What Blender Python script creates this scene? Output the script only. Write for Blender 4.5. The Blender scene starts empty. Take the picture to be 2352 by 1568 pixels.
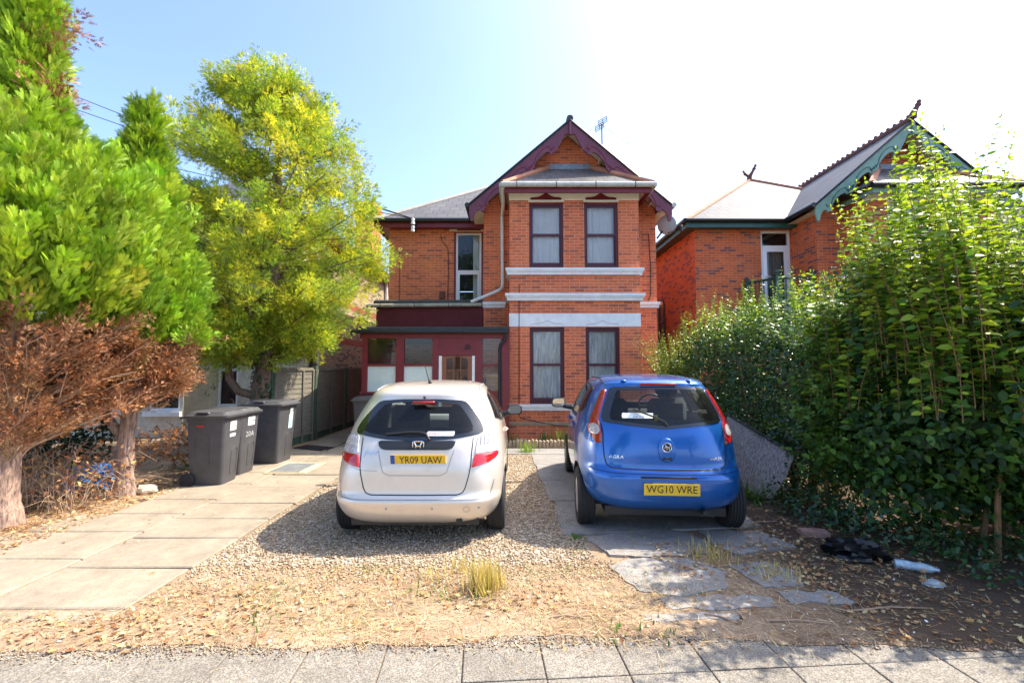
import bpy, math, random
import numpy as np
from mathutils import Vector, Matrix
random.seed(7); RNG = np.random.default_rng(11)
C = bpy.context.scene.collection
SC = bpy.context.scene
# ------------------------------------------------------------------ camera
cam = bpy.data.cameras.new("camera"); camo = bpy.data.objects.new("camera", cam); C.objects.link(camo)
cam.sensor_width = 36; cam.lens = 36*1020/2352; cam.clip_end = 3000; cam.clip_start = 0.05
camo.location = (0, 0, 1.66); camo.rotation_euler = (math.radians(90)+math.atan(61/1020), 0, 0)
SC.camera = camo
# ------------------------------------------------------------------ sky, sun, exposure
EL, AZ = math.radians(52), math.radians(18)      # AZ measured from +X towards +Y
S = Vector((math.cos(EL)*math.cos(AZ), math.cos(EL)*math.sin(AZ), math.sin(EL)))
w = bpy.data.worlds.new("World"); SC.world = w; w.use_nodes = True
nt = w.node_tree; bg = nt.nodes["Background"]
sky = nt.nodes.new("ShaderNodeTexSky"); sky.sky_type = 'NISHITA'; sky.sun_disc = False
sky.sun_elevation = EL; sky.sun_rotation = math.pi/2-AZ
sky.air_density = 0.65; sky.dust_density = 2.2; sky.ozone_density = 3.2; sky.altitude = 0
nt.links.new(sky.outputs[0], bg.inputs[0]); bg.inputs[1].default_value = 0.15
sun = bpy.data.lights.new("sun", 'SUN'); sun.energy = 2.75; sun.angle = math.radians(0.5); sun.color = (1, .90, .75)
suno = bpy.data.objects.new("sun", sun); C.objects.link(suno); suno.location = (30, 10, 40)
suno.rotation_euler = (-S).to_track_quat('-Z', 'Y').to_euler()
SC.view_settings.view_transform = 'Standard'; SC.view_settings.look = 'None'
SC.view_settings.exposure = 1.95; SC.view_settings.gamma = 1
SC.cycles.max_bounces = 8; SC.cycles.transparent_max_bounces = 12

# ------------------------------------------------------------------ materials
MATS = {}
def nodes(name):
    m = bpy.data.materials.new(name); m.use_nodes = True
    t = m.node_tree; p = t.nodes["Principled BSDF"]
    return m, t, p
def setp(p, col, rough, metal=0, spec=.5, coat=0, trans=0):
    p.inputs['Base Color'].default_value = (*col, 1); p.inputs['Roughness'].default_value = rough
    p.inputs['Metallic'].default_value = metal; p.inputs['Specular IOR Level'].default_value = spec
    p.inputs['Coat Weight'].default_value = coat; p.inputs['Coat Roughness'].default_value = .04
    p.inputs['Transmission Weight'].default_value = trans
def noise(t, scale, detail=4, rough=.6, coord='Object', vec=None):
    n = t.nodes.new("ShaderNodeTexNoise"); n.inputs['Scale'].default_value = scale
    n.inputs['Detail'].default_value = detail; n.inputs['Roughness'].default_value = rough
    if vec is None:
        tc = t.nodes.new("ShaderNodeTexCoord"); vec = tc.outputs[coord]
    t.links.new(vec, n.inputs['Vector'])
    return n
def ramp(t, fac, stops):
    r = t.nodes.new("ShaderNodeValToRGB"); e = r.color_ramp.elements
    while len(e) < len(stops): e.new(.5)
    for k, (pos, c) in enumerate(stops):
        e[k].position = pos; e[k].color = (*c, 1)
    t.links.new(fac, r.inputs[0]); return r.outputs[0]
def mix(t, a, b, fac, mode='MIX'):
    n = t.nodes.new("ShaderNodeMix"); n.data_type = 'RGBA'; n.blend_type = mode
    for v, s in ((fac, 'Factor'), (a, 'A'), (b, 'B')):
        i = [q for q in n.inputs if q.name == s and (q.type == ('VALUE' if s == 'Factor' else 'RGBA'))][0]
        if isinstance(v, (int, float)): i.default_value = v
        elif isinstance(v, tuple): i.default_value = (*v, 1)
        else: t.links.new(v, i)
    return [q for q in n.outputs if q.type == 'RGBA'][0]
def bump(t, p, h, strength=.3, dist=.01):
    b = t.nodes.new("ShaderNodeBump"); b.inputs['Strength'].default_value = strength; b.inputs['Distance'].default_value = dist
    t.links.new(h, b.inputs['Height']); t.links.new(b.outputs[0], p.inputs['Normal'])
def mat(name, col, rough=.6, metal=0, var=.15, scale=6, bmp=0, bscale=40, spec=.5, coat=0, stretch=None):
    if name in MATS: return MATS[name]
    m, t, p = nodes(name); setp(p, col, rough, metal, spec, coat)
    tc = t.nodes.new("ShaderNodeTexCoord"); v = tc.outputs['Object']
    if stretch:
        mp = t.nodes.new("ShaderNodeMapping"); mp.inputs['Scale'].default_value = stretch
        t.links.new(v, mp.inputs[0]); v = mp.outputs[0]
    if var:
        n = noise(t, scale, 6, .65, vec=v)
        c = ramp(t, n.outputs[0], [(.3, tuple(x*(1-var) for x in col)), (.7, tuple(min(1, x*(1+var)) for x in col))])
        t.links.new(c, p.inputs['Base Color'])
    if bmp:
        n2 = noise(t, bscale, 4, .6, vec=v); bump(t, p, n2.outputs[0], bmp)
    MATS[name] = m; return m
def uvcoord(t, slope=False):
    """(u, v) on a wall or roof: u runs along it, v up (scaled up the slope)."""
    g = t.nodes.new("ShaderNodeNewGeometry"); tc = t.nodes.new("ShaderNodeTexCoord")
    sn = t.nodes.new("ShaderNodeSeparateXYZ"); t.links.new(g.outputs['Normal'], sn.inputs[0])
    so = t.nodes.new("ShaderNodeSeparateXYZ"); t.links.new(tc.outputs['Object'], so.inputs[0])
    def mth(op, a, b=None):
        n = t.nodes.new("ShaderNodeMath"); n.operation = op
        for i, q in enumerate((a, b)):
            if q is None: continue
            if isinstance(q, (int, float)): n.inputs[i].default_value = q
            else: t.links.new(q, n.inputs[i])
        return n.outputs[0]
    ax, ay = mth('ABSOLUTE', sn.outputs[0]), mth('ABSOLUTE', sn.outputs[1])
    f = mth('GREATER_THAN', ax, ay)
    u = mth('ADD', mth('MULTIPLY', so.outputs[0], mth('SUBTRACT', 1, f)), mth('MULTIPLY', so.outputs[1], f))
    v = so.outputs[2]
    if slope: v = mth('MULTIPLY', v, 1.6)
    c = t.nodes.new("ShaderNodeCombineXYZ"); t.links.new(u, c.inputs[0]); t.links.new(v, c.inputs[1])
    return c.outputs[0], tc.outputs['Object']
def brick(name, c1, c2, mortar, bw=.225, rh=.0715, ms=.007, rough=.85, stain=None, slope=False, spec=.3, offset=.5, dark=None, bm=.5):
    m, t, p = nodes(name); setp(p, c1, rough, spec=spec)
    uv, ob = uvcoord(t, slope)
    def bt(a, b, mo, bias=0):
        n = t.nodes.new("ShaderNodeTexBrick"); n.offset = offset
        n.inputs['Scale'].default_value = 1; n.inputs['Brick Width'].default_value = bw; n.inputs['Row Height'].default_value = rh
        n.inputs['Mortar Size'].default_value = ms; n.inputs['Mortar Smooth'].default_value = .15; n.inputs['Bias'].default_value = bias
        for k, v in (('Color1', a), ('Color2', b), ('Mortar', mo)): n.inputs[k].default_value = (*v, 1)
        t.links.new(uv, n.inputs['Vector']); return n
    b1 = bt(c1, c2, mortar)
    out = b1.outputs[0]
    big = noise(t, .9, 5, .7, vec=ob); fine = noise(t, 35, 5, .7, vec=ob)
    out = mix(t, out, ramp(t, fine.outputs[0], [(.3, (.72, .72, .72)), (.7, (1.22, 1.2, 1.18))]), .8, 'MULTIPLY')
    out = mix(t, out, ramp(t, big.outputs[0], [(.3, (.80, .78, .78)), (.7, (1.12, 1.1, 1.08))]), .8, 'MULTIPLY')
    if dark:                                             # scattered burnt bricks
        b2 = bt((0, 0, 0), (1, 1, 1), (0, 0, 0))
        k = ramp(t, b2.outputs[0], [(.78, (0, 0, 0)), (.86, (1, 1, 1))])
        out = mix(t, out, dark, k)
        out = mix(t, out, mortar, b1.outputs['Fac'])
    if stain:
        sn = noise(t, 1.6, 6, .75, vec=ob)
        out = mix(t, out, stain, ramp(t, sn.outputs[0], [(.56, (0, 0, 0)), (.72, (.7, .7, .7))]))
    t.links.new(out, p.inputs['Base Color'])
    inv = t.nodes.new("ShaderNodeMath"); inv.operation = 'MULTIPLY_ADD'; inv.inputs[1].default_value = -1; inv.inputs[2].default_value = 1
    t.links.new(b1.outputs['Fac'], inv.inputs[0])
    ad = t.nodes.new("ShaderNodeMath"); ad.operation = 'MULTIPLY_ADD'; ad.inputs[1].default_value = .4
    t.links.new(fine.outputs[0], ad.inputs[0]); t.links.new(inv.outputs[0], ad.inputs[2])
    bump(t, p, ad.outputs[0], bm, .008)
    return m
def glass(name, tint=(.9, .95, .93), dirt_haze=.04, ior=1.6):
    """thin window glass: clear with a fresnel reflection and a little dirt"""
    m = bpy.data.materials.new(name); m.use_nodes = True; t = m.node_tree; t.nodes.remove(t.nodes["Principled BSDF"])
    o = t.nodes["Material Output"]
    tr = t.nodes.new("ShaderNodeBsdfTransparent"); tr.inputs[0].default_value = (*tint, 1)
    gl = t.nodes.new("ShaderNodeBsdfGlossy"); gl.inputs['Roughness'].default_value = .01
    fr = t.nodes.new("ShaderNodeFresnel"); fr.inputs[0].default_value = ior
    df = t.nodes.new("ShaderNodeBsdfDiffuse"); df.inputs[0].default_value = (.5, .5, .47, 1)
    a = t.nodes.new("ShaderNodeMixShader"); b = t.nodes.new("ShaderNodeMixShader")
    nz = noise(t, 4, 6, .75)
    d = t.nodes.new("ShaderNodeMath"); d.operation = 'MULTIPLY'; d.inputs[1].default_value = dirt_haze*2
    t.links.new(nz.outputs[0], d.inputs[0])
    t.links.new(d.outputs[0], b.inputs[0]); t.links.new(tr.outputs[0], b.inputs[1]); t.links.new(df.outputs[0], b.inputs[2])
    t.links.new(fr.outputs[0], a.inputs[0]); t.links.new(b.outputs[0], a.inputs[1]); t.links.new(gl.outputs[0], a.inputs[2])
    t.links.new(a.outputs[0], o.inputs[0]); return m
def leafmat(name, rough=.45, spec=.4, transl=.35, tint=(1.15, 1.1, .55)):
    """foliage: colour per leaf from the mesh's own colour attribute (leaf colours, not light)"""
    m, t, p = nodes(name); setp(p, (.1, .2, .05), rough, spec=spec)
    at = t.nodes.new("ShaderNodeAttribute"); at.attribute_name = "leaf_colour"
    t.links.new(at.outputs[0], p.inputs['Base Color'])
    tl = t.nodes.new("ShaderNodeBsdfTranslucent")
    c = mix(t, at.outputs[0], tint, 1.0, 'MULTIPLY'); t.links.new(c, tl.inputs[0])
    ms = t.nodes.new("ShaderNodeMixShader"); ms.inputs[0].default_value = transl
    t.links.new(p.outputs[0], ms.inputs[1]); t.links.new(tl.outputs[0], ms.inputs[2])
    t.links.new(ms.outputs[0], t.nodes["Material Output"].inputs[0]); return m

# ------------------------------------------------------------------ mesh helpers
class MB:
    def __init__(s): s.v, s.f, s.m = [], [], []
    def add(s, vs, fs, mi=0):
        o = len(s.v); s.v += [tuple(v) for v in vs]; s.f += [tuple(i+o for i in f) for f in fs]; s.m += [mi]*len(fs); return s
    def quad(s, a, b, c, d, mi=0): return s.add([a, b, c, d], [(0, 1, 2, 3)], mi)
    def box(s, x0, x1, y0, y1, z0, z1, mi=0, bev=0):
        if bev:
            b = min(bev, (x1-x0)*.45, (y1-y0)*.45, (z1-z0)*.45)
            vs = []
            for z, i in ((z0, b), (z0+b, 0), (z1-b, 0), (z1, b)):
                k = i; e = b-i
                vs += [(x0+k+e, y0+k, z), (x1-k-e, y0+k, z), (x1-k, y0+k+e, z), (x1-k, y1-k-e, z), (x1-k-e, y1-k, z), (x0+k+e, y1-k, z), (x0+k, y1-k-e, z), (x0+k, y0+k+e, z)]
            fs = [tuple(range(7, -1, -1)), tuple(range(24, 32))]
            for r in range(3):
                for j in range(8): fs.append((r*8+j, r*8+(j+1) % 8, r*8+8+(j+1) % 8, r*8+8+j))
            return s.add(vs, fs, mi)
        vs = [(x0, y0, z0), (x1, y0, z0), (x1, y1, z0), (x0, y1, z0), (x0, y0, z1), (x1, y0, z1), (x1, y1, z1), (x0, y1, z1)]
        return s.add(vs, [(3, 2, 1, 0), (4, 5, 6, 7), (0, 1, 5, 4), (1, 2, 6, 5), (2, 3, 7, 6), (3, 0, 4, 7)], mi)
    def prism(s, pts, vec, mi=0):
        """closed polygon extruded along vec"""
        n = len(pts); q = [tuple(Vector(p)+Vector(vec)) for p in pts]
        return s.add([tuple(p) for p in pts]+q, [tuple(range(n-1, -1, -1)), tuple(range(n, 2*n))]+[(i, (i+1) % n, n+(i+1) % n, n+i) for i in range(n)], mi)
    def tube(s, pts, r, n=8, mi=0, cap=True):
        pts = [Vector(p) for p in pts]; rs = r if isinstance(r, (list, tuple)) else [r]*len(pts)
        d0 = (pts[1]-pts[0]).normalized(); up = Vector((0, 0, 1)) if abs(d0.z) < .9 else Vector((1, 0, 0))
        x = d0.cross(up).normalized(); vs, fs = [], []
        for i, p in enumerate(pts):
            d = (pts[min(i+1, len(pts)-1)]-pts[max(i-1, 0)]).normalized()
            x = (x-d*x.dot(d)).normalized(); y = d.cross(x)
            vs += [tuple(p+(x*math.cos(a)+y*math.sin(a))*rs[i]) for a in (2*math.pi*k/n for k in range(n))]
        for i in range(len(pts)-1):
            for k in range(n): fs.append((i*n+k, i*n+(k+1) % n, (i+1)*n+(k+1) % n, (i+1)*n+k))
        if cap: fs += [tuple(range(n-1, -1, -1)), tuple(range((len(pts)-1)*n, len(pts)*n))]
        return s.add(vs, fs, mi)
    def lathe(s, prof, c=(0, 0, 0), axis='z', n=24, mi=0):
        """prof: (radius, along) pairs"""
        vs, fs = [], []
        for r, h in prof:
            for k in range(n):
                a = 2*math.pi*k/n; u, v = r*math.cos(a), r*math.sin(a)
                q = {'z': (u, v, h), 'x': (h, u, v), 'y': (v, h, u)}[axis]
                vs.append((c[0]+q[0], c[1]+q[1], c[2]+q[2]))
        for i in range(len(prof)-1):
            for k in range(n): fs.append((i*n+k, i*n+(k+1) % n, (i+1)*n+(k+1) % n, (i+1)*n+k))
        return s.add(vs, fs, mi)
    def ball(s, c, r, mi=0, n=12, m=8, sc=(1, 1, 1)):
        vs, fs = [], []
        for i in range(m+1):
            t = math.pi*i/m
            for k in range(n):
                a = 2*math.pi*k/n; vs.append((c[0]+r*sc[0]*math.sin(t)*math.cos(a), c[1]+r*sc[1]*math.sin(t)*math.sin(a), c[2]+r*sc[2]*math.cos(t)))
        for i in range(m):
            for k in range(n): fs.append((i*n+k, (i+1)*n+k, (i+1)*n+(k+1) % n, i*n+(k+1) % n))
        return s.add(vs, fs, mi)
    def build(s, name, mats, parent=None, smooth=False, angle=40):
        me = bpy.data.meshes.new(name); me.from_pydata(s.v, [], s.f)
        for m in (mats if isinstance(mats, (list, tuple)) else [mats]): me.materials.append(m)
        me.polygons.foreach_set('material_index', s.m)
        return finish(name, me, parent, smooth, angle)
def finish(name, me, parent=None, smooth=False, angle=40):
    me.update()
    if smooth:
        me.polygons.foreach_set('use_smooth', [True]*len(me.polygons)); me.set_sharp_from_angle(angle=math.radians(angle))
    o = bpy.data.objects.new(name, me); C.objects.link(o)
    if parent is not None: attach(o, parent)
    return o
def wmat(o):
    if o.parent: return wmat(o.parent) @ o.matrix_parent_inverse @ o.matrix_basis
    return o.matrix_basis.copy()
def attach(o, parent):
    """parent keeps the child's geometry where it was modelled (world coordinates)"""
    o.parent = parent; o.matrix_parent_inverse = wmat(parent).inverted()
def tag(o, label=None, cat=None, group=None, kind=None):
    if label: o['label'] = label
    if cat: o['category'] = cat
    if group: o['group'] = group
    if kind: o['kind'] = kind
    return o
def thing(name, loc, label, cat, group=None):
    o = bpy.data.objects.new(name, None); o.empty_display_size = .2; o.location = loc; C.objects.link(o)
    return tag(o, label, cat, group)
def np_mesh(name, V, F, mats, parent=None, col=None, mi=None, smooth=False):
    """V (n,3); F (m,k) same-size faces"""
    me = bpy.data.meshes.new(name); n, (m, k) = len(V), F.shape
    me.vertices.add(n); me.vertices.foreach_set('co', np.asarray(V, np.float32).ravel())
    me.loops.add(m*k); me.loops.foreach_set('vertex_index', F.astype(np.int32).ravel())
    me.polygons.add(m); me.polygons.foreach_set('loop_start', np.arange(0, m*k, k, dtype=np.int32))
    for q in (mats if isinstance(mats, (list, tuple)) else [mats]): me.materials.append(q)
    if mi is not None: me.polygons.foreach_set('material_index', mi.astype(np.int32))
    if smooth: me.polygons.foreach_set('use_smooth', np.ones(m, bool))
    if col is not None:
        a = me.attributes.new("leaf_colour", 'FLOAT_COLOR', 'POINT')
        a.data.foreach_set('color', np.c_[col, np.ones(n)].astype(np.float32).ravel())
    me.update(calc_edges=True)
    o = bpy.data.objects.new(name, me); C.objects.link(o)
    if parent is not None: attach(o, parent)
    return o
def unit(a): return a/np.maximum(np.linalg.norm(a, axis=-1, keepdims=True), 1e-9)
def scatter(P, D, N, L, tv, tf, cols, Wd=1.0):
    """copies of a template (along, across, up) at P pointing along D with normal near N; returns V,F,colours"""
    P, D, N = np.asarray(P, float), unit(np.asarray(D, float)), np.asarray(N, float)
    A = unit(np.cross(N, D)); U = np.cross(D, A); L = np.broadcast_to(np.asarray(L, float).reshape(-1, 1, 1), (len(P), 1, 1))
    t = np.asarray(tv, float)
    V = P[:, None, :]+L*(t[None, :, 0:1]*D[:, None, :]+Wd*t[None, :, 1:2]*A[:, None, :]+t[None, :, 2:3]*U[:, None, :])
    k = len(t); F = (np.asarray(tf)[None]+(np.arange(len(P))*k)[:, None, None]).reshape(-1, np.asarray(tf).shape[1])
    return V.reshape(-1, 3), F, np.repeat(cols, k, 0)
def cat_clouds(parts):
    V, F, K, o = [], [], [], 0
    for v, f, c in parts:
        V.append(v); F.append(f+o); K.append(c); o += len(v)
    return np.concatenate(V), np.concatenate(F), np.concatenate(K)
def pick(n, pal, jit=.12):
    """random leaf colours from a palette"""
    pal = np.array(pal); c = pal[RNG.integers(0, len(pal), n)]
    return np.clip(c*(1+jit*RNG.standard_normal((n, 1)))*(1+.05*RNG.standard_normal((n, 3))), .004, 1)
def rand_dir(n): return unit(RNG.standard_normal((n, 3)))
# leaf templates
OV = [(0, 0, 0), (.33, .27, .05), (.33, 0, -.02), (.33, -.27, .05), (.7, .2, .02), (.7, 0, -.05), (.7, -.2, .02), (1, 0, -.12)]
OVF = [(0, 2, 1), (0, 3, 2), (1, 2, 5), (1, 5, 4), (2, 3, 6), (2, 6, 5), (4, 5, 7), (5, 6, 7)]
DIA = [(0, 0, 0), (.45, .24, .06), (1, 0, 0), (.45, -.24, .06)]; DIAF = [(0, 2, 1), (0, 3, 2)]
def spray_template(nside=3, width=.34, curl=.1):
    """a flat feathery spray: a middle blade and side blades"""
    v, f = [], []
    def blade(p, d, l, wd):
        d = np.array(d)/np.hypot(*d); q = np.array((-d[1], d[0])); o = len(v)
        for s_, w_ in ((0, 0), (.45, wd), (1, 0), (.45, -wd)):
            a = np.array(p)+d*l*s_+q*w_; v.append((a[0], a[1], curl*(a[0]**2)*.5-curl*a[1]**2))
        f.append((o, o+3, o+2, o+1))
    blade((0, 0), (1, 0), 1, .05)
    for k in range(nside):
        x = .15+.6*k/max(1, nside-1); l = (1-x)*.75+.1
        for sgn in (1, -1): blade((x, 0), (1, sgn*.75), l*.58, .052*(.7+l*.4))
    return v, f
SPV, SPF = spray_template(3)
def frond_template(n=6):
    v, f = [], []
    def blade(p, d, l, wd, z0=0):
        d = np.array(d)/np.hypot(*d); q = np.array((-d[1], d[0])); o = len(v)
        for s_, w_ in ((0, 0), (.4, wd), (1, 0), (.4, -wd)): a = np.array(p)+d*l*s_+q*w_; v.append((a[0], a[1], .16*a[0]**2-.25*a[1]**2))
        f.append((o, o+3, o+2, o+1))
    blade((0, 0), (1, 0), 1, .022)
    for k in range(n):
        x = .10+.78*k/n; l = .36*(1-.55*abs(x-.38)/.62)
        for sg in (1, -1): blade((x+(.04 if sg > 0 else 0), 0), (1, sg*.62), l, .030)
    return v, f
FSV, FSF = frond_template()
def text_geo(s, size, cx=0, cz=0, shear=0):
    cu = bpy.data.curves.new("lettering", 'FONT'); cu.body = s; cu.size = size; cu.align_x = 'CENTER'; cu.align_y = 'CENTER'; cu.shear = shear; cu.resolution_u = 2
    o = bpy.data.objects.new("lettering", cu); C.objects.link(o)
    dg = bpy.context.evaluated_depsgraph_get(); me = bpy.data.meshes.new_from_object(o.evaluated_get(dg))
    v = [(q.co.x+cx, q.co.y+cz) for q in me.vertices]; f = [tuple(p.vertices) for p in me.polygons]
    bpy.data.objects.remove(o); bpy.data.meshes.remove(me); bpy.data.curves.remove(cu)
    return v, f
# ------------------------------------------------------------------ palette
BR = brick("brick_red", (.74, .195, .078), (.58, .135, .055), (.66, .39, .26), stain=(.76, .25, .08), dark=(.40, .105, .055), ms=.005)
BR2 = brick("brick_red_neighbour", (.68, .155, .046), (.52, .105, .036), (.52, .26, .15), stain=(.52, .22, .12), dark=(.22, .075, .06))
YB = brick("brick_yellow", (.46, .36, .23), (.33, .25, .16), (.2, .17, .13), dark=(.17, .13, .10))
RB = brick("brick_band", (.36, .075, .04), (.28, .06, .035), (.25, .15, .1))
SLATE = brick("slate", (.105, .11, .12), (.075, .08, .092), (.02, .02, .022), bw=.30, rh=.30, ms=.010, rough=.66, slope=True, spec=.45, bm=.35)
SLATE0 = brick("slate_dull", (.15, .15, .155), (.115, .115, .122), (.035, .035, .037), bw=.30, rh=.30, ms=.008, rough=.7, slope=True, spec=.3, bm=.35)
SLATE2 = brick("slate_weathered", (.16, .155, .145), (.10, .10, .10), (.03, .03, .03), bw=.27, rh=.26, ms=.008, rough=.45, slope=True, spec=.6, stain=(.33, .29, .22), bm=.35)
TILE = mat("clay_ridge", (.40, .17, .09), .75, var=.3, scale=5, bmp=.2, bscale=30)
TILEB = mat("old_clay_ridge", (.16, .065, .045), .8, var=.3, scale=8)
MAR = mat("maroon_paint", (.17, .012, .020), .42, var=.22, scale=7, bmp=.12, bscale=60)
PLUM = mat("plum_paint", (.155, .035, .06), .5, var=.2, scale=6, bmp=.1, bscale=50)
MARR = mat("maroon_render", (.11, .012, .014), .8, var=.25, scale=5, bmp=.25, bscale=120)
GRN = mat("green_paint", (.17, .30, .22), .5, var=.2, scale=6)
DGRN = mat("dark_green_paint", (.02, .085, .065), .4, var=.2)
WHT = mat("white_paint", (.76, .76, .74), .55, var=.10, scale=7, bmp=.15, bscale=30)
CRM = mat("cream_paint", (.74, .70, .56), .6, var=.08, scale=4)
SASH = mat("dark_maroon_sash", (.075, .008, .016), .4, var=.2, scale=7)
CRMF = mat("frieze_cream_lightened", (.88, .86, .76), .6, var=.06, scale=4)  # cream lightened to make up for the shade under the eaves
SOF = mat("soffit_cream", (.66, .60, .46), .7, var=.2, scale=9)
BLK = mat("black_gutter", (.012, .013, .014), .35, var=.1)
FELT = mat("roof_felt", (.055, .06, .056), .9, var=.3, scale=9, bmp=.3, bscale=80)
GUT = mat("old_white_gutter", (.50, .50, .45), .45, var=.22, scale=6)
PIPE = mat("white_pipe", (.68, .67, .62), .4, var=.1)
LEAD = mat("lead", (.22, .25, .28), .5, metal=.3, var=.3, scale=12)
UPVC = mat("white_upvc", (.80, .80, .80), .25, var=.03)
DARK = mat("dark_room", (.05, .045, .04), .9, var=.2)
NET = None
def curtain_mat(name, col, lace=0):
    m, t, p = nodes(name); setp(p, col, .9, spec=.1)
    tl = t.nodes.new("ShaderNodeBsdfTranslucent"); tl.inputs[0].default_value = (*col, 1)
    ms = t.nodes.new("ShaderNodeMixShader"); ms.inputs[0].default_value = .1
    t.links.new(p.outputs[0], ms.inputs[1]); t.links.new(tl.outputs[0], ms.inputs[2])
    out = ms.outputs[0]
    if lace:
        tc_ = t.nodes.new('ShaderNodeTexCoord'); mp_ = t.nodes.new('ShaderNodeMapping'); mp_.inputs['Scale'].default_value = (1, 1, .12); t.links.new(tc_.outputs['Object'], mp_.inputs[0]); n = noise(t, 22, 3, .6, vec=mp_.outputs[0]); tr = t.nodes.new("ShaderNodeBsdfTransparent"); m2 = t.nodes.new("ShaderNodeMixShader")
        k = ramp(t, n.outputs[0], [(.40, (.0, .0, .0)), (.66, (lace, lace, lace))])
        t.links.new(k, m2.inputs[0]); t.links.new(out, m2.inputs[1]); t.links.new(tr.outputs[0], m2.inputs[2]); out = m2.outputs[0]
    t.links.new(out, t.nodes["Material Output"].inputs[0]); return m
CURT = curtain_mat("white_curtain", (.93, .93, .92)); LACE = curtain_mat("lace_curtain", (.93, .93, .90), .40)
GLS = glass("window_glass", dirt_haze=.02); GLD = glass("brightened_window_glass", (.98, 1, .99), .13)  # second glass: pale film added to brighten the curtained panes
FROST = mat("frosted_film", (.60, .72, .66), .25, var=.06, scale=5, coat=.6)
WOOD = mat("varnished_wood", (.22, .065, .018), .35, var=.3, scale=5, stretch=(12, 12, 1), coat=.3)

# ------------------------------------------------------------------ ground
def soil_mat():
    m, t, p = nodes("soil"); setp(p, (.2, .13, .08), .95, spec=.1)
    tc = t.nodes.new("ShaderNodeTexCoord"); ob = tc.outputs['Object']
    a = noise(t, 1.3, 6, .7, vec=ob); b = noise(t, 28, 6, .75, vec=ob); c = noise(t, 140, 3, .6, vec=ob)
    o = ramp(t, a.outputs[0], [(.30, (.20, .135, .085)), (.48, (.33, .235, .155)), (.7, (.45, .35, .24))])
    o = mix(t, o, ramp(t, b.outputs[0], [(.3, (.5, .46, .42)), (.55, (1, 1, 1)), (.75, (1.35, 1.3, 1.15))]), .9, 'MULTIPLY')
    o = mix(t, o, ramp(t, c.outputs[0], [(.3, (.6, .6, .6)), (.7, (1.3, 1.3, 1.3))]), .7, 'MULTIPLY')
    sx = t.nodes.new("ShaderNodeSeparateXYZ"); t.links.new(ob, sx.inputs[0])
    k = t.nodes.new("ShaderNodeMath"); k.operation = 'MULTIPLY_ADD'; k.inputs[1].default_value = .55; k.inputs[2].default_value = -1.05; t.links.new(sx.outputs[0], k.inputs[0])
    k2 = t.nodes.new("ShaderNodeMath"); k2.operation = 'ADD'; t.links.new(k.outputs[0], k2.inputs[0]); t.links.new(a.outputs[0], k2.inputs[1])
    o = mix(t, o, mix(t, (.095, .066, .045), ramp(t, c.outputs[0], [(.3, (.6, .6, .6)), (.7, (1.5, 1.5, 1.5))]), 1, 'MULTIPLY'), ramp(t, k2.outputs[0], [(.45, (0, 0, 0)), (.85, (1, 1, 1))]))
    t.links.new(o, p.inputs['Base Color']); bump(t, p, b.outputs[0], .7, .02); return m
def concrete(name, c, agg=.35, sc=160):
    m, t, p = nodes(name); setp(p, c, .85, spec=.25)
    tc = t.nodes.new("ShaderNodeTexCoord"); ob = tc.outputs['Object']
    a = noise(t, 2.2, 6, .7, vec=ob); b = noise(t, sc, 2, .5, vec=ob); d = noise(t, 14, 6, .8, vec=ob)
    o = ramp(t, a.outputs[0], [(.3, tuple(x*.74 for x in c)), (.7, tuple(x*1.18 for x in c))])
    o = mix(t, o, ramp(t, b.outputs[0], [(.36, (1-agg,)*3), (.5, (1, 1, 1)), (.64, (1+agg,)*3)]), 1, 'MULTIPLY')
    o = mix(t, o, ramp(t, d.outputs[0], [(.35, (.78, .76, .72)), (.6, (1.05, 1.05, 1.05))]), .7, 'MULTIPLY')
    t.links.new(o, p.inputs['Base Color']); bump(t, p, b.outputs[0], .35, .004); return m
SOIL = soil_mat(); PAVE = concrete("paving_aggregate", (.215, .196, .165), .42, 130); CONC = concrete("path_concrete", (.29, .245, .185), .18, 200)
CONC2 = concrete("drive_concrete", (.27, .26, .245), .25, 170); ASPH = concrete("asphalt", (.055, .055, .055), .5, 120)
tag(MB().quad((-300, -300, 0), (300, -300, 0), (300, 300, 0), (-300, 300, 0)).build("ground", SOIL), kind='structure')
tag(MB().quad((-150, -7.5, .006), (150, -7.5, .006), (150, -1.0, .006), (-150, -1.0, .006)).build("road", ASPH), kind='structure')
kb = MB()
for i in range(-22, 22): kb.box(i*.915, i*.915+.905, -1.13, -1.0, 0, .06, 0, .015)
tag(kb.build("kerb", CONC2), kind='structure')
# pavement: 450 mm flags, turned 4.5 degrees to the house
pv = MB(); ca, sa = math.cos(math.radians(4.0)), math.sin(math.radians(4.0))
def rot(u, v): return (u*ca-v*sa, u*sa+v*ca)
s_ = .452
for i in range(-20, 22):
    for j in range(0, 8):
        u0, v0 = -.095+i*s_, 2.80-s_*(j+1)+.10; g = .004
        h = .012+random.uniform(-.002, .002)
        c = [rot(u0+g, v0+g), rot(u0+s_-g, v0+g), rot(u0+s_-g, v0+s_-g), rot(u0+g, v0+s_-g)]
        b_ = [rot(u0+g+.004, v0+g+.004), rot(u0+s_-g-.004, v0+g+.004), rot(u0+s_-g-.004, v0+s_-g-.004), rot(u0+g+.004, v0+s_-g-.004)]
        pv.add([(*p, .0) for p in c]+[(*p, h-.003) for p in c]+[(*p, h) for p in b_],
               [(0, 1, 5, 4), (1, 2, 6, 5), (2, 3, 7, 6), (3, 0, 4, 7), (4, 5, 9, 8), (5, 6, 10, 9), (6, 7, 11, 10), (7, 4, 8, 11), (8, 9, 10, 11)])
tag(pv.build("pavement", PAVE), kind='structure')
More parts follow.
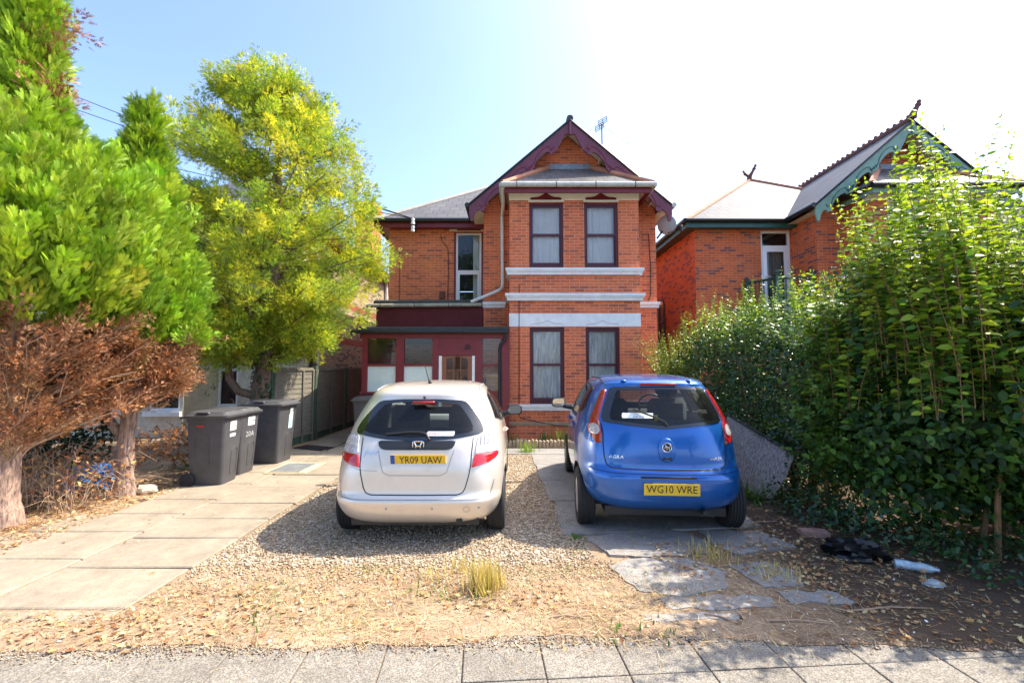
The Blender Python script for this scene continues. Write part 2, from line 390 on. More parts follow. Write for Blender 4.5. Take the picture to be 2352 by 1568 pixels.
def ragged(pts, n=14, amp=.05, seed=1):
    r = random.Random(seed); out = []
    for i, p in enumerate(pts):
        q = pts[(i+1) % len(pts)]
        for k in range(n):
            t_ = k/n; a = amp*(0 if k == 0 else 1)
            out.append((p[0]+(q[0]-p[0])*t_+r.uniform(-a, a), p[1]+(q[1]-p[1])*t_+r.uniform(-a, a)))
    return out
# soil that has crept over the back edge of the pavement
ed = []
for k in range(161):
    x = -8+k*.1
    y = 2.76+.07*x*.6+.025*math.sin(x*2.3)+.022*math.sin(x*6.1+1)+random.uniform(-.018, .018)
    if x > 1.4: y -= min(.22, (x-1.4)*.12)
    if x < -1.2: y += .04
    if -.9 < x < .9: y += .05
    ed.append((x, y))
sv = MB(); vs = [(x, y, .015) for x, y in ed]+[(x, y+.10, .024) for x, y in ed]+[(x, 3.9, .004) for x, y in ed]
n_ = len(ed); sv.add(vs, [(r*n_+i, r*n_+i+1, (r+1)*n_+i+1, (r+1)*n_+i) for r in range(2) for i in range(n_-1)])
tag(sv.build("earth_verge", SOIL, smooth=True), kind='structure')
# concrete path on the left
pa = MB(); JY = [2.98, 3.12, 3.75, 4.39, 4.94, 5.49, 6.23, 6.93, 7.8, 8.35, 8.95, 9.9, 11, 12.2, 13.5, 15, 17]
for col, sh in ((0, 0), (1, .17)):
    for i in range(len(JY)-1):
        y0, y1 = JY[i]+(sh if i else 0)+.004, JY[i+1]+sh-.004; z = .028+random.uniform(-.0025, .0025); z2 = z+random.uniform(-.003, .003)
        x0, x1 = ((-3.672, -2.64+random.uniform(-.012, .012)), (-4.62+.10*math.sin(i*2.1)-(.25 if i < 4 else 0), -3.69))[col]
        if col and y0 > 8.9: x0 = -4.4
        e = .010; r_ = lambda a: random.uniform(0, a)
        q = [(x0+r_(.012), y0+r_(.012)), (x1-r_(.012), y0+r_(.012)), (x1-r_(.012), y1-r_(.012)), (x0+r_(.012), y1-r_(.012))]; zz = (z, z2, z2, z)
        c = [(sum(p[0] for p in q)/4, sum(p[1] for p in q)/4)]; inn = [(a+(e if a < c[0][0] else -e), b_+(e if b_ < c[0][1] else -e)) for a, b_ in q]
        pa.add([(*p, 0) for p in q]+[(*p, k-.008) for p, k in zip(q, zz)]+[(*p, k) for p, k in zip(inn, zz)], [(0, 1, 5, 4), (1, 2, 6, 5), (2, 3, 7, 6), (3, 0, 4, 7), (4, 5, 9, 8), (5, 6, 10, 9), (6, 7, 11, 10), (7, 4, 8, 11), (8, 9, 10, 11)])
tag(pa.build("garden_path", CONC), kind='structure')
# broken concrete slabs under and before the blue car
dr = MB()
for k, pts in enumerate([[(.72, 4.45), (1.62, 4.66), (1.86, 4.30), (1.78, 4.06), (1.2, 3.98), (.86, 4.02)], [(.80, 3.80), (1.0, 3.93), (1.52, 3.96), (1.74, 3.74), (1.6, 3.42), (1.2, 3.30), (.93, 3.40)],
             [(1.80, 3.80), (2.1, 3.90), (2.32, 3.72), (2.2, 3.46), (1.9, 3.44)], [(1.9, 4.62), (2.5, 4.6), (2.62, 4.2), (2.0, 4.02), (1.88, 4.25)],
             [(.5, 4.5), (2.6, 4.75), (2.6, 5.6), (.52, 5.6)], [(.48, 5.62), (2.62, 5.62), (2.66, 6.6), (.44, 6.6)], [(.42, 6.62), (2.66, 6.62), (2.7, 7.7), (.4, 7.7)],
             [(.38, 7.72), (2.7, 7.72), (2.7, 8.6), (.38, 8.6)], [(-.2, 8.62), (2.8, 8.62), (2.8, 9.2), (-.2, 9.2)],
             [(1.05, 3.26), (1.5, 3.32), (1.85, 3.28), (1.82, 3.16), (1.1, 3.12)], [(1.95, 3.38), (2.35, 3.36), (2.42, 3.22), (1.95, 3.2)], [(.85, 3.06), (1.5, 3.08), (1.5, 3.0), (.9, 2.98)]]):
    rg = ragged(pts, 6, .018 if k < 9 else .03, k)
    dr.prism([(x, y, .0) for x, y in rg], (0, 0, .021 if k < 9 else .026))
tag(dr.build("drive_slabs", CONC2), kind='structure')
def gravel_mat():
    m, t, p = nodes("gravel_bed"); setp(p, (.3, .25, .2), .9)
    tc = t.nodes.new("ShaderNodeTexCoord"); v = t.nodes.new("ShaderNodeTexVoronoi"); v.inputs['Scale'].default_value = 48
    t.links.new(tc.outputs['Object'], v.inputs['Vector'])
    hs = t.nodes.new("ShaderNodeSeparateColor"); t.links.new(v.outputs['Color'], hs.inputs[0])
    o = ramp(t, hs.outputs[0], [(0, (.10, .075, .05)), (.4, (.26, .19, .12)), (.7, (.36, .31, .24)), (1, (.5, .46, .4))])
    t.links.new(o, p.inputs['Base Color']); bump(t, p, v.outputs['Distance'], -.8, .02); return m
gvm = gravel_mat()
gp = ragged([(-2.63, 3.66), (-1.6, 3.82), (-.6, 3.72), (.3, 3.9), (.72, 4.0), (.68, 4.9), (.42, 6.8), (.40, 9.2), (-2.62, 9.2)], 10, .03, 3)
tag(MB().add([(x, y, .005) for x, y in gp], [tuple(range(len(gp)))]).build("gravel_bed", gvm), kind='structure')

# ------------------------------------------------------------------ walls
def wall_y(mb, x0, x1, z0, z1, y, ops=(), depth=.12, mi=0):
    """wall facing -Y at y with rectangular openings (xa, xb, za, zb) and their reveals"""
    xs = sorted({x0, x1}|{v for o in ops for v in o[:2]}); zs = sorted({z0, z1}|{v for o in ops for v in o[2:]})
    for i in range(len(xs)-1):
        for j in range(len(zs)-1):
            cx, cz = (xs[i]+xs[i+1])/2, (zs[j]+zs[j+1])/2
            if any(a < cx < b and c < cz < d for a, b, c, d in ops): continue
            mb.quad((xs[i], y, zs[j]), (xs[i+1], y, zs[j]), (xs[i+1], y, zs[j+1]), (xs[i], y, zs[j+1]), mi)
    for a, b, c, d in ops:
        Y = y+depth
        mb.quad((a, y, c), (a, y, d), (a, Y, d), (a, Y, c), mi); mb.quad((b, y, d), (b, y, c), (b, Y, c), (b, Y, d), mi)
        mb.quad((a, y, d), (b, y, d), (b, Y, d), (a, Y, d), mi); mb.quad((a, y, c), (a, Y, c), (b, Y, c), (b, y, c), mi)
def sash(parent, x0, x1, z0, z1, y, paint, curt, amp=.018, seed=0, sides=.055, zm=None):
    """sash window filling an opening: box frame, two sashes, panes, curtain"""
    f = MB(); s = sides; zm = (z0+z1)/2+.02 if zm is None else zm
    f.box(x0, x0+s, y, y+.10, z0, z1); f.box(x1-s, x1, y, y+.10, z0, z1); f.box(x0+s, x1-s, y, y+.10, z1-s, z1); f.box(x0+s, x1-s, y, y+.10, z0, z0+.05)
    a, b = x0+s, x1-s
    f.box(a, b, y+.02, y+.055, zm-.03, zm+.028)                       # meeting rail
    f.box(a, b, y+.02, y+.055, z1-s-.045, z1-s-.001)
    f.box(a, b, y+.05, y+.085, z0+.051, z0+.14)
    for q in (a, b-.03):
        f.box(q, q+.03, y+.022, y+.053, zm+.029, z1-s-.046); f.box(q, q+.03, y+.052, y+.083, z0+.141, zm-.031)
    o = f.build("window", paint, parent)
    for q in (a+.15, b-.19): MB().tube([(q, y+.015, zm-.04), (q+.02, y+.01, zm-.055), (q+.04, y+.015, zm-.04)], .004, 5).build("sash_handle", BLK, o)
    MB().quad((a+.03, y+.038, zm+.028), (b-.03, y+.038, zm+.028), (b-.03, y+.038, z1-s-.045), (a+.03, y+.038, z1-s-.045)).build("pane", GLD, o)
    MB().quad((a+.03, y+.068, z0+.14), (b-.03, y+.068, z0+.14), (b-.03, y+.068, zm-.03), (a+.03, y+.068, zm-.03)).build("pane", GLD, o)
    if curt: curtain(o, x0+.005, x1-.005, z0+.02, z1-.005, y+.13, curt, amp*.75, seed)
    return o
def curtain(parent, x0, x1, z0, z1, y, m, amp=.018, seed=0, parts=((0, 1),)):
    r = random.Random(seed); c = MB()
    for a, b in parts:
        n = 70; ph = [r.uniform(0, 6) for _ in range(5)]; fr = [r.uniform(4, 30) for _ in range(5)]
        vs = []
        for k in range(n+1):
            t_ = a+(b-a)*k/n
            d = sum(math.sin(fr[i]*t_*2+ph[i])/(1+i*.35) for i in range(5))*amp
            for zz, e in ((z1, .7), ((z0+z1)/2, 1), (z0, 1.25)): vs.append((x0+(x1-x0)*t_+d*.3*e, y+d*e, zz))
        o = len(c.v); c.add(vs, [(k*3+q+1, k*3+3+q+1, k*3+3+q, k*3+q) for k in range(n) for q in range(2)])
    return c.build("curtain", m, parent, smooth=True, angle=80)
def ogee(x0, x1, zb, zt, n=10):
    """the onion-arch outline over the windows"""
    h = zt-zb; pts = [(x0+.02, zb), (x1-.02, zb), (x1, zb+.025), (x1-.01, zb+.045), (x1-.06, zb+.06)]; cx = (x0+x1)/2; hw = (x1-x0)/2-.06
    for k in range(1, n): t_ = k/n; pts.append((cx+hw*(1-t_), zb+.06+(h-.06)*t_**2.6))
    pts.append((cx, zt))
    for k in range(n-1, 0, -1): t_ = k/n; pts.append((cx-hw*(1-t_), zb+.06+(h-.06)*t_**2.6))
    return pts+[(x0+.06, zb+.06), (x0+.01, zb+.045), (x0, zb+.025)]
def gutter(name, parent, pts, r, m, brk=None, step=.9):
    g = MB(); g.tube(pts, r, 10)
    o = g.build(name, m, parent, smooth=True)
    if brk:
        a, c = Vector(pts[0]), Vector(pts[-1]); L = (c-a).length; k = .35
        while k < L: p = a+(c-a)*k/L; d = (c-a).normalized()*.008; MB().tube([p-d, p+d], r*1.12, 10).build("gutter_bracket", brk, o); k += step
    return o
def barge_profile(L):
    """lower edge of a scalloped bargeboard: (distance from apex, depth) pairs"""
    pts = [(0.0, .24)]; s = .14
    for k in range(7): pts.append((s+k*.035, .16+.13*(1-math.cos(math.pi*k/6))/2*.9)) 
    s = .40
    while s < L-.55:
        for k in range(3): pts += [(s+k*.075, .31-.0*k), (s+k*.075+.055, .36), (s+k*.075+.056, .31)]
        s += .24
        for k in range(13): a = math.pi*k/12; pts.append((s+.26-.26*math.cos(a), .325-.135*math.sin(a)**.8))
        s += .55
    pts += [(s, .33), (L-.42, .31)]
    for k in range(8): a = math.pi*k/7; pts.append((L-.38+.12-.12*math.cos(a), .30-.09*math.sin(a)))
    pts += [(L-.12, .34), (L-.05, .30), (L, .16)]
    return [p for p in pts if p[0] <= L]
def bargeboard(root, ax, az, y, sx, slope, L, paint, accent):
    b = MB(); c, s = math.cos(slope), math.sin(slope)
    def P(t_, d): return (ax+sx*(t_*c-d*s*0), az-t_*s-d/c*1.0)
    low = barge_profile(L); n = len(low)
    top = [P(t_, .0) for t_, d in low]; bot = [P(t_, d) for t_, d in low]
    vs = [(x, y, z) for x, z in top]+[(x, y, z) for x, z in bot]+[(x, y+.045, z) for x, z in top]+[(x, y+.045, z) for x, z in bot]
    for i in range(n-1):
        b.add([vs[i], vs[i+1], vs[n+i+1], vs[n+i]], [(0, 3, 2, 1) if sx > 0 else (0, 1, 2, 3)])
        b.add([vs[n+i], vs[n+i+1], vs[3*n+i+1], vs[3*n+i]], [(0, 3, 2, 1)])
        b.add([vs[2*n+i], vs[2*n+i+1], vs[3*n+i+1], vs[3*n+i]], [(0, 1, 2, 3)])
    b.quad(vs[n-1], vs[2*n-1], vs[4*n-1], vs[3*n-1])
    o = b.build("bargeboard", paint, root)
    m = MB(); seg = []                                        # carved line following the scallops
    for t_, d in low:
        if .5 < t_ < L-.3: seg.append((*P(t_, max(.06, d-.10)), 0))
    m.tube([(x, y-.003, z) for x, z, _ in seg], .010, 5); m.build("carving", accent, o)
    return o
def crest(name, root, m, pts, step=.2, r=.045):
    c = MB(); a, b = Vector(pts[0]), Vector(pts[1]); L = (b-a).length; d = (b-a).normalized()
    c.tube([a-Vector((0, 0, .03)), b-Vector((0, 0, .03))], .075, 8)
    k = .1
    while k < L: c.ball(a+d*k+Vector((0, 0, .06)), r, 0, 8, 6); k += step
    return c.build(name, m, root, smooth=True)

def house(dx, loc, label, brk, trim, trim2, eaves, slate, ridge, lower, wing_ops, crested):
    """one of the pair of gabled brick villas: wing on the left, gable with a square bay on the right"""
    root = thing("brick_house", loc, label, "house")
    X = lambda *a: [v+dx for v in a]
    G0, G1, W0, W1, YB_, YG, YW, YR = -.72+dx, 3.65+dx, -3.39+dx, -.72+dx, 10.27, 11.1, 12.1, 23.0
    B0, B1 = -.06+dx, 2.985+dx; ax, az, sl = 1.43+dx, 7.72, math.radians(40.6)
    ez = 5.62
    bay_ops = [(.405+dx, 1.205+dx, 4.0, 5.56), (1.70+dx, 2.497+dx, 4.0, 5.56), (.41+dx, 1.212+dx, .83, 2.605), (1.708+dx, 2.497+dx, .83, 2.605)]
    wm = MB()
    wall_y(wm, B0, B1, 0, 5.85, YB_, bay_ops)
    wm.quad((B0, YG, 0), (B0, YB_, 0), (B0, YB_, 5.85), (B0, YG, 5.85)); wm.quad((B1, YB_, 0), (B1, YG, 0), (B1, YG, 5.85), (B1, YB_, 5.85))
    wall_y(wm, G0, B0, 0, ez-.1, YG); wall_y(wm, B1, G1, 0, ez-.1, YG); wall_y(wm, B0, B1, 5.5, ez-.1, YG)
    gz = az-.12; hw = (gz-(ez-.1))/math.tan(sl)
    wm.add([(G0, YG, ez-.1), (G1, YG, ez-.1), (G1, YG, gz-(G1-ax)*math.tan(sl)), (ax, YG, gz), (G0, YG, gz-(ax-G0)*math.tan(sl))], [(0, 1, 2, 3, 4)])
    wm.quad((G0, YW, 0), (G0, YG, 0), (G0, YG, ez+.1), (G0, YW, ez+.1)); wm.quad((G1, YG, 0), (G1, YR, 0), (G1, YR, ez+.1), (G1, YG, ez+.1))
    wall_y(wm, W0, W1, 0, ez, YW, wing_ops)
    side = MB()
    wm.quad((W0, YR, 0), (W0, YW, 0), (W0, YW, ez), (W0, YR, ez)); wm.quad((G1, YR, 0), (W0, YR, 0), (W0, YR, ez), (G1, YR, ez))
    wm.build("wall", brk, root)
    # plinth, bands, sills
    p = MB(); p.box(B0-.05, B1+.05, YB_-.05, YG-.002, 0, .36)
    p.add([(B0-.05, YB_-.05, .36), (B1+.05, YB_-.05, .36), (B1, YB_, .41), (B0, YB_, .41)], [(0, 1, 2, 3)]); p.build("plinth", brk, root)
    MB().add([(B0-.052, YB_-.055, .35), (B1+.052, YB_-.055, .35), (B1+.052, YB_-.055, .385), (B1, YB_-.003, .425), (B0, YB_-.003, .425), (B0-.052, YB_-.055, .385)], [(0, 1, 2, 5), (5, 2, 3, 4)]).build("plinth_cap", mat("plinth_stone", (.30, .22, .13), .9, var=.25), root)
    def string(z0, z1, out, name="string_course", m=WHT, gab=False, zz=None):
        s = MB(); h = z1-z0
        for o_, a, b in ((out*.55, z0, z0+h*.42), (out*.8, z0+h*.42, z0+h*.62), (out, z0+h*.62, z1)):
            s.box(B0-o_, B1+o_, YB_-o_, YG-.004, a+(.0005 if a > z0 else 0), b)
        s.build(name, m, root)
    string(3.83, 3.985, .09, "sill_course"); string(3.225, 3.39, .10); string(.69, .832, .085, "sill_course")
    for a, b in ((G0-.02, B0-.115), (B1+.115, G1+.04)):
        s = MB(); s.box(a, b, YG-.04, YG-.003, 3.17, 3.24); s.box(a-.02, b+.02, YG-.07, YG-.003, 3.2405, 3.32); s.build("string_course", WHT, root)
    MB().box(B0-.012, B1+.012, YB_-.014, YB_+.10, 5.61, 5.85).build("frieze", CRMF, root)
    for z0, z1, y in ((5.575, 5.609, YB_-.02),):
        for o_ in bay_ops[:2]: MB().box(o_[0]-.02, o_[1]+.02, y, YB_+.1, z0-.01, z1).build("lintel", CRM, root)
    MB().box(B0-.006, B1+.006, YB_-.012, YB_+.1, 2.62, 2.925).build("lintel_band", WHT, root)
    for o_ in bay_ops[:2]:
        q = ogee(o_[0]+.02, o_[1]-.03, 5.615, 5.80); MB().prism([(x, YB_-.017, z) for x, z in q], (0, -.006, 0)).build("lintel_ornament", trim, root)
    for o_ in bay_ops[2:]:
        q = ogee(o_[0]+.02, o_[1]-.02, 2.625, 2.765); MB().tube([(x, YB_-.014, z) for x, z in q[3:]], .007, 5).build("lintel_ornament", mat("grey_outline", (.45, .46, .47), .6), root)
    # sash windows of the bay
    for k, o_ in enumerate(bay_ops):
        sash(root, *o_, YB_+.05, SASH if trim is not GRN else WHT, CURT if k < 2 else LACE, .016 if k < 2 else .03, 3+k)
    # gable roof
    c, s = math.cos(sl), math.sin(sl); L = 3.26; yf = 10.62
    r = MB()
    for sx in (-1, 1):
        e = (ax+sx*L*c, az-L*s)
        for y0, y1, dz, mi in ((yf, YR, .0, 0),):
            a_, b_ = (ax, y0, az+.07), (e[0], y0, e[1]+.07); vs = [a_, (ax, y1, az+.07), (e[0], y1, e[1]+.07), b_]
            lo = [(x, y, z-.07) for x, y, z in vs]
            r.add(vs+lo, [(0, 1, 2, 3) if sx < 0 else (3, 2, 1, 0), (4, 5, 6, 7), (0, 3, 7, 4), (3, 2, 6, 7)])
    ro = r.build("gable_roof", slate, root)
    if crested: crest("ridge_crest", ro, TILEB, ((ax, yf, az+.13), (ax, 15.3, az+.13)))
    else: MB().tube([(ax, yf-.02, az+.09), (ax, 16, az+.09)], .085, 8).build("ridge_tile", FELT, ro)
    vg = MB()
    for sx in (-1, 1): vg.tube([(ax, yf-.012, az+.045), (ax+sx*L*c, yf-.012, az-L*s+.045)], .028, 6)
    vg.build("verge", BLK, ro)
    # soffit boards and bargeboards
    so = MB()
    for sx in (-1, 1):
        for k in range(1):
            p0, p1 = (ax, az-.10), (ax+sx*(L-.05)*c, az-(L-.05)*s-.10)
            so.add([(p0[0], yf+.05, p0[1]), (p1[0], yf+.05, p1[1]), (p1[0], YG-.003, p1[1]), (p0[0], YG-.003, p0[1])], [(0, 1, 2, 3)])
            t_ = .5
            while t_ < L-.1:
                x, z = ax+sx*t_*c, az-.10-t_*s; so.box(x-.03, x+.03, yf+.06, YG-.004, z-.10, z-.005); t_ += .55
        eave = (ax+sx*(L-.05)*c, az-(L-.05)*s-.10); gx = G0 if sx < 0 else G1
        so.add([(eave[0], yf+.05, eave[1]), (gx, yf+.05, eave[1]+.02), (gx, YR, eave[1]+.02), (eave[0], YR, eave[1])], [(0, 1, 2, 3)])
    so.build("soffit", SOF, ro)
    for sx in (-1, 1):
        bargeboard(root, ax, az, yf, sx, sl, L, trim2, trim if trim is not GRN else DGRN)
        ex, ezz = ax+sx*L*c, az-L*s
        gutter("gutter", root, [(ex+sx*.05, yf-.02, ezz+.03), (ex+sx*.05, YR if sx > 0 else YW-.3, ezz+.03)], .06, BLK if sx < 0 or crested else GUT)
    MB().tube([(ax, yf-.02, az-.34), (ax, yf-.02, az-.02)], .035, 8).build("finial_post", trim2, root)
    # wing roof: hip end with its apex back over the house
    w0, w1, yf2, ez2 = -3.75+dx, 3.95+dx, 11.78, 5.645; apx, apy, apz = (w0+w1)/2, 11.78+3.85, 5.645+3.85*.72
    h = MB(); A, B_, D = (w0, yf2, ez2), (w1, yf2, ez2), (apx, apy, apz); E_, F_, R_ = (w0, YR, ez2), (w1, YR, ez2), (apx, YR, apz)
    h.add([A, B_, D, E_, F_, R_], [(0, 1, 2), (0, 2, 5, 3), (1, 4, 5, 2), (3, 5, 4)])
    hr = h.build("wing_roof", slate, root)
    for q0, q1, nm_ in ((A, D, "hip_tile"), (B_, D, "hip_tile"), (D, R_, "ridge_tile")): MB().tube([q0, q1], .065, 8).build(nm_, ridge, hr, smooth=True)
    if crested:
        for (fx, fy, fz), dr_ in ((D, -1), ((ax, yf, az+.1), 1)):
            f = MB(); pts = [(fx, fy, fz+.0), (fx+.02, fy-.03, fz+.12), (fx+.07, fy-.05, fz+.22), (fx+.11, fy-.06, fz+.30), (fx+.13, fy-.07, fz+.38)] if dr_ > 0 else [(fx, fy, fz), (fx, fy-.05, fz+.12), (fx+.06, fy-.1, fz+.24), (fx+.12, fy-.12, fz+.36), (fx+.16, fy-.14, fz+.47)]
            f.tube(pts, [.10, .075, .055, .05, .03], 8); f.ball(pts[-1], .05); f.ball(pts[-2], .065)
            if dr_ < 0: f.tube([(fx, fy-.05, fz+.08), (fx-.18, fy-.1, fz+.16), (fx-.28, fy-.1, fz+.30)], [.06, .045, .03], 8); f.ball((fx-.2, fy-.1, fz+.17), .055)
            f.build("roof_finial", TILEB, root, smooth=True)
    gutter("gutter", root, [(w0-.03, yf2-.04, ez2-.01), (W1-.28, yf2-.04, ez2-.01)], .06, BLK)
    gutter("gutter", root, [(w0-.04, yf2-.04, ez2-.01), (w0-.04, YR, ez2-.01)], .06, BLK)
    fa = MB(); fa.box(w0+.02, W1-.01, yf2+.02, yf2+.05, ez2-.19, ez2-.03); fa.box(w0+.02, w0+.05, yf2+.051, YR, ez2-.19, ez2-.03)
    fa.box(w0+.05, W1-.01, yf2+.051, YW-.003, ez2-.16, ez2-.14); fa.box(w0+.051, W0-.003, YW, YR, ez2-.16, ez2-.14); fa.build("fascia", eaves, root)
    # bay roof
    y0, z0 = 9.93, 5.86; b = MB(); e0, e1 = -.22+dx, 3.24+dx
    T0, T1 = (.92+dx, YG-.004, 6.76), (2.02+dx, YG-.004, 6.76)
    b.add([(e0, y0, z0), (e1, y0, z0), T1, T0, (e0, YG-.004, z0), (e1, YG-.004, z0)], [(0, 1, 2, 3), (0, 3, 4), (1, 5, 2), (0, 4, 5, 1)])
    bo = b.build("bay_roof", SLATE2, root)
    for q0, q1 in (((e0, y0, z0+.015), T0), ((e1, y0, z0+.015), T1)): MB().tube([q0, q1], [.075, .085], 6).build("hip_tile", TILE, bo, smooth=True)
    MB().box(.95+dx, 2.0+dx, YG-.05, YG-.005, 6.70, 6.86).build("flashing", LEAD, bo)
    f = MB(); f.box(e0+.05, e1-.05, y0+.03, y0+.07, z0-.19, z0-.02); f.box(e0+.05, e0+.09, y0+.071, YG-.01, z0-.19, z0-.02); f.box(e1-.09, e1-.05, y0+.071, YG-.01, z0-.19, z0-.02); f.build("fascia", trim, bo)
    MB().box(e0+.091, e1-.091, y0+.072, YG-.01, z0-.07, z0-.05).build("soffit", SOF, bo)
    gutter("gutter", root, [(e0-.02, y0-.03, z0-.02), (e1+.02, y0-.03, z0-.02)], .062, GUT if not crested else BLK, BLK)
    gutter("gutter", root, [(e1+.02, y0-.03, z0-.02), (e1+.02, 10.55, z0-.02)], .062, GUT if not crested else BLK)
    gutter("gutter", root, [(e0-.02, y0-.03, z0-.02), (e0-.02, 10.9, z0-.02)], .062, GUT if not crested else BLK)
    return root

# --- the house in the middle
wop = (-1.60, -.80, 3.38, 5.42)
H1 = house(0, (0, 11, 0), "red brick house with maroon porch and plum gable boards behind the two parked cars", BR, MAR, PLUM, MAR, SLATE0, mat("pale_ridge", (.30, .28, .25), .8, var=.2), True, [wop], False)
x0, x1, z0, z1 = wop; y = 12.16
f = MB(); s = .055
f.box(x0+.05, x1-.05, y, y+.07, z1-.07, z1-.02); f.box(x0+.05, x1-.05, y, y+.07, z0, z0+.06)
f.box(x0+.05, x0+.10, y, y+.07, z0+.06, z1-.07); f.box(x1-.10, x1-.05, y, y+.07, z0+.06, z1-.07); f.box(x0+.10, x1-.10, y, y+.07, 4.30, 4.36)
f.box(x0+.10, x0+.155, y-.012, y+.05, z0+.06, 4.299); f.box(x1-.155, x1-.10, y-.012, y+.05, z0+.06, 4.299); f.box(x0+.155, x1-.155, y-.012, y+.05, 4.24, 4.299)
win = f.build("window", UPVC, H1)
MB().quad((x0+.1, y+.03, 4.36), (x1-.1, y+.03, 4.36), (x1-.1, y+.03, z1-.07), (x0+.1, y+.03, z1-.07)).build("pane", GLS, win)
MB().quad((x0+.155, y+.02, z0+.06), (x1-.155, y+.02, z0+.06), (x1-.155, y+.02, 4.24), (x0+.155, y+.02, 4.24)).build("pane", GLS, win)
curtain(win, x1-.30, x1-.07, z0, z1, y+.22, CURT, .012, 9)
b = MB(); b.box(x0, x0+.05, y-.01, y+.06, z0, z1); b.box(x1-.05, x1, y-.01, y+.06, z0, z1); b.box(x0+.05, x1-.05, y-.01, y+.06, z1-.02, z1); b.build("timber_surround", MAR, win)
MB().box(-1.74, -.73, 12.085, 12.11, 5.44, 5.60).build("lintel", CRM, H1)
q = ogee(-1.53, -.86, 5.45, 5.565); MB().prism([(a, 12.082, c) for a, c in q], (0, -.006, 0)).build("lintel_ornament", MAR, H1)
# downpipe of the bay
MB().tube([(-.21, 9.94, 5.80), (-.21, 10.5, 5.62), (-.25, 10.98, 5.50), (-.25, 11.0, 5.3), (-.235, 11.0, 3.78), (-.25, 10.99, 3.66), (-.34, 10.96, 3.58), (-1.02, 10.96, 3.30)], .042, 10).build("downpipe", PIPE, H1, smooth=True)
# cables on the brickwork
MB().tube([(.17, 10.262, 3.6), (.165, 10.255, 2.6), (.165, 10.262, .95), (.16, 10.262, .6), (.2, 10.262, .52), (.6, 10.255, .43), (1.0, 10.2, .36), (1.6, 10.2, .30)], .009, 5).build("cable", BLK, H1)
MB().tube([(3.47, 11.09, 5.05), (3.5, 11.085, 4.2), (3.49, 11.09, 3.5), (3.43, 11.08, 3.36)], .010, 5).build("cable", BLK, H1)
MB().tube([(-1.98, 12.09, 5.35), (-1.93, 12.09, 5.15), (-1.77, 12.09, 4.95), (-1.75, 12.09, 4.6), (-1.76, 12.09, 3.45)], .009, 5).build("cable", BLK, H1)
MB().tube([(-3.1, 12.09, 4.9), (-3.09, 12.09, 3.4)], .008, 5).build("cable", BLK, H1)
MB().box(-1.98, -1.84, 12.02, 12.098, 3.55, 3.76, 0, .015).build("air_vent", mat("terracotta_vent", (.18, .06, .04), .8, var=.2), H1)
ins = MB()
for z in (5.36, 5.56): ins.lathe([(.02, -.09), (.055, -.08), (.05, -.02), (.028, 0), (.05, .02), (.045, .07), (.01, .09)], (-2.64, 11.62, z), 'z', 12)
io = ins.build("cable_insulator", WHT, H1, smooth=True); MB().box(-2.61, -2.58, 11.63, 11.80, 5.30, 5.66).build("bracket", BLK, io)
# --- two-stage porch (a part of the house) with its door, windows and flat roofs
pf = MB(); YP = 9.98
def post(a, b, c=0, d=2.33): pf.box(a, b, YP, YP+.09, c, d)
post(-3.37, -3.25, 0); post(-2.61, -2.43, 1.10); post(-1.79, -1.645, 0); post(-.83, -.67, 0); post(-.25, -.065, 0)
pf.box(-3.42, -.062, YP-.02, YP+.1, 2.33, 2.44)                          # head beam
pf.box(-3.25, -1.79, YP+.012, YP+.085, 0, 1.07); pf.box(-3.40, -1.79, YP-.02, YP+.089, 1.0705, 1.13)
pf.box(-.67, -.25, YP+.012, YP+.085, 0, 1.10); pf.box(-.67, -.25, YP-.01, YP+.084, 1.1005, 1.15)
pf.box(-1.645, -.83, YP+.015, YP+.08, 1.945, 2.329)                       # board over the door
pf.box(-1.645, -.83, YP+.005, YP+.014, 2.10, 2.112)
for a, b in ((-3.25, -2.61), (-2.43, -1.79)): pf.box(a, b, YP+.01, YP+.07, 1.70, 1.752)
pf.box(-.67, -.25, YP+.01, YP+.07, 1.70, 1.752)
pf.quad((-3.37, 11.1, 0), (-3.37, YP+.09, 0), (-3.37, YP+.09, 2.33), (-3.37, 11.1, 2.33)); pf.quad((-3.26, YP+.09, 0), (-3.26, 12, 0), (-3.26, 12, 2.33), (-3.26, YP+.09, 2.33))
porch = pf.build("porch", MAR, H1)
MB().box(-3.40, -.735, 11.055, 12.095, 2.3, 3.22).build("porch_upper_wall", MARR, porch)
u = MB(); u.box(-3.46, -.74, 10.99, 12.098, 3.222, 3.36, 0, .03); u.build("upper_flat_roof", FELT, porch)
gutter("gutter", porch, [(-3.62, 10.97, 3.205), (-.76, 10.97, 3.23)], .048, mat("old_gutter", (.32, .29, .22), .6, var=.35, scale=9), BLK, .85)
l = MB(); l.add([(-3.47, 9.86, 2.50), (-.063, 9.86, 2.50), (-.063, 9.86, 2.57), (-3.47, 9.86, 2.57), (-3.47, 11.05, 2.60), (-.063, 11.09, 2.60), (-.063, 11.09, 2.69), (-3.47, 11.05, 2.69)], [(0, 1, 2, 3), (3, 2, 6, 7), (0, 4, 5, 1), (0, 3, 7, 4)])
l.build("lower_flat_roof", FELT, porch)
gutter("gutter", porch, [(-3.58, 9.83, 2.47), (-.08, 9.83, 2.47)], .05, BLK)
MB().tube([(-.15, 9.84, 2.46), (-.15, 9.86, 2.34), (-.17, 9.9, 2.26), (-.255, 9.93, 2.18), (-.275, 9.93, 2.1), (-.27, 9.93, .1)], .036, 10).build("downpipe", BLK, porch, smooth=True)
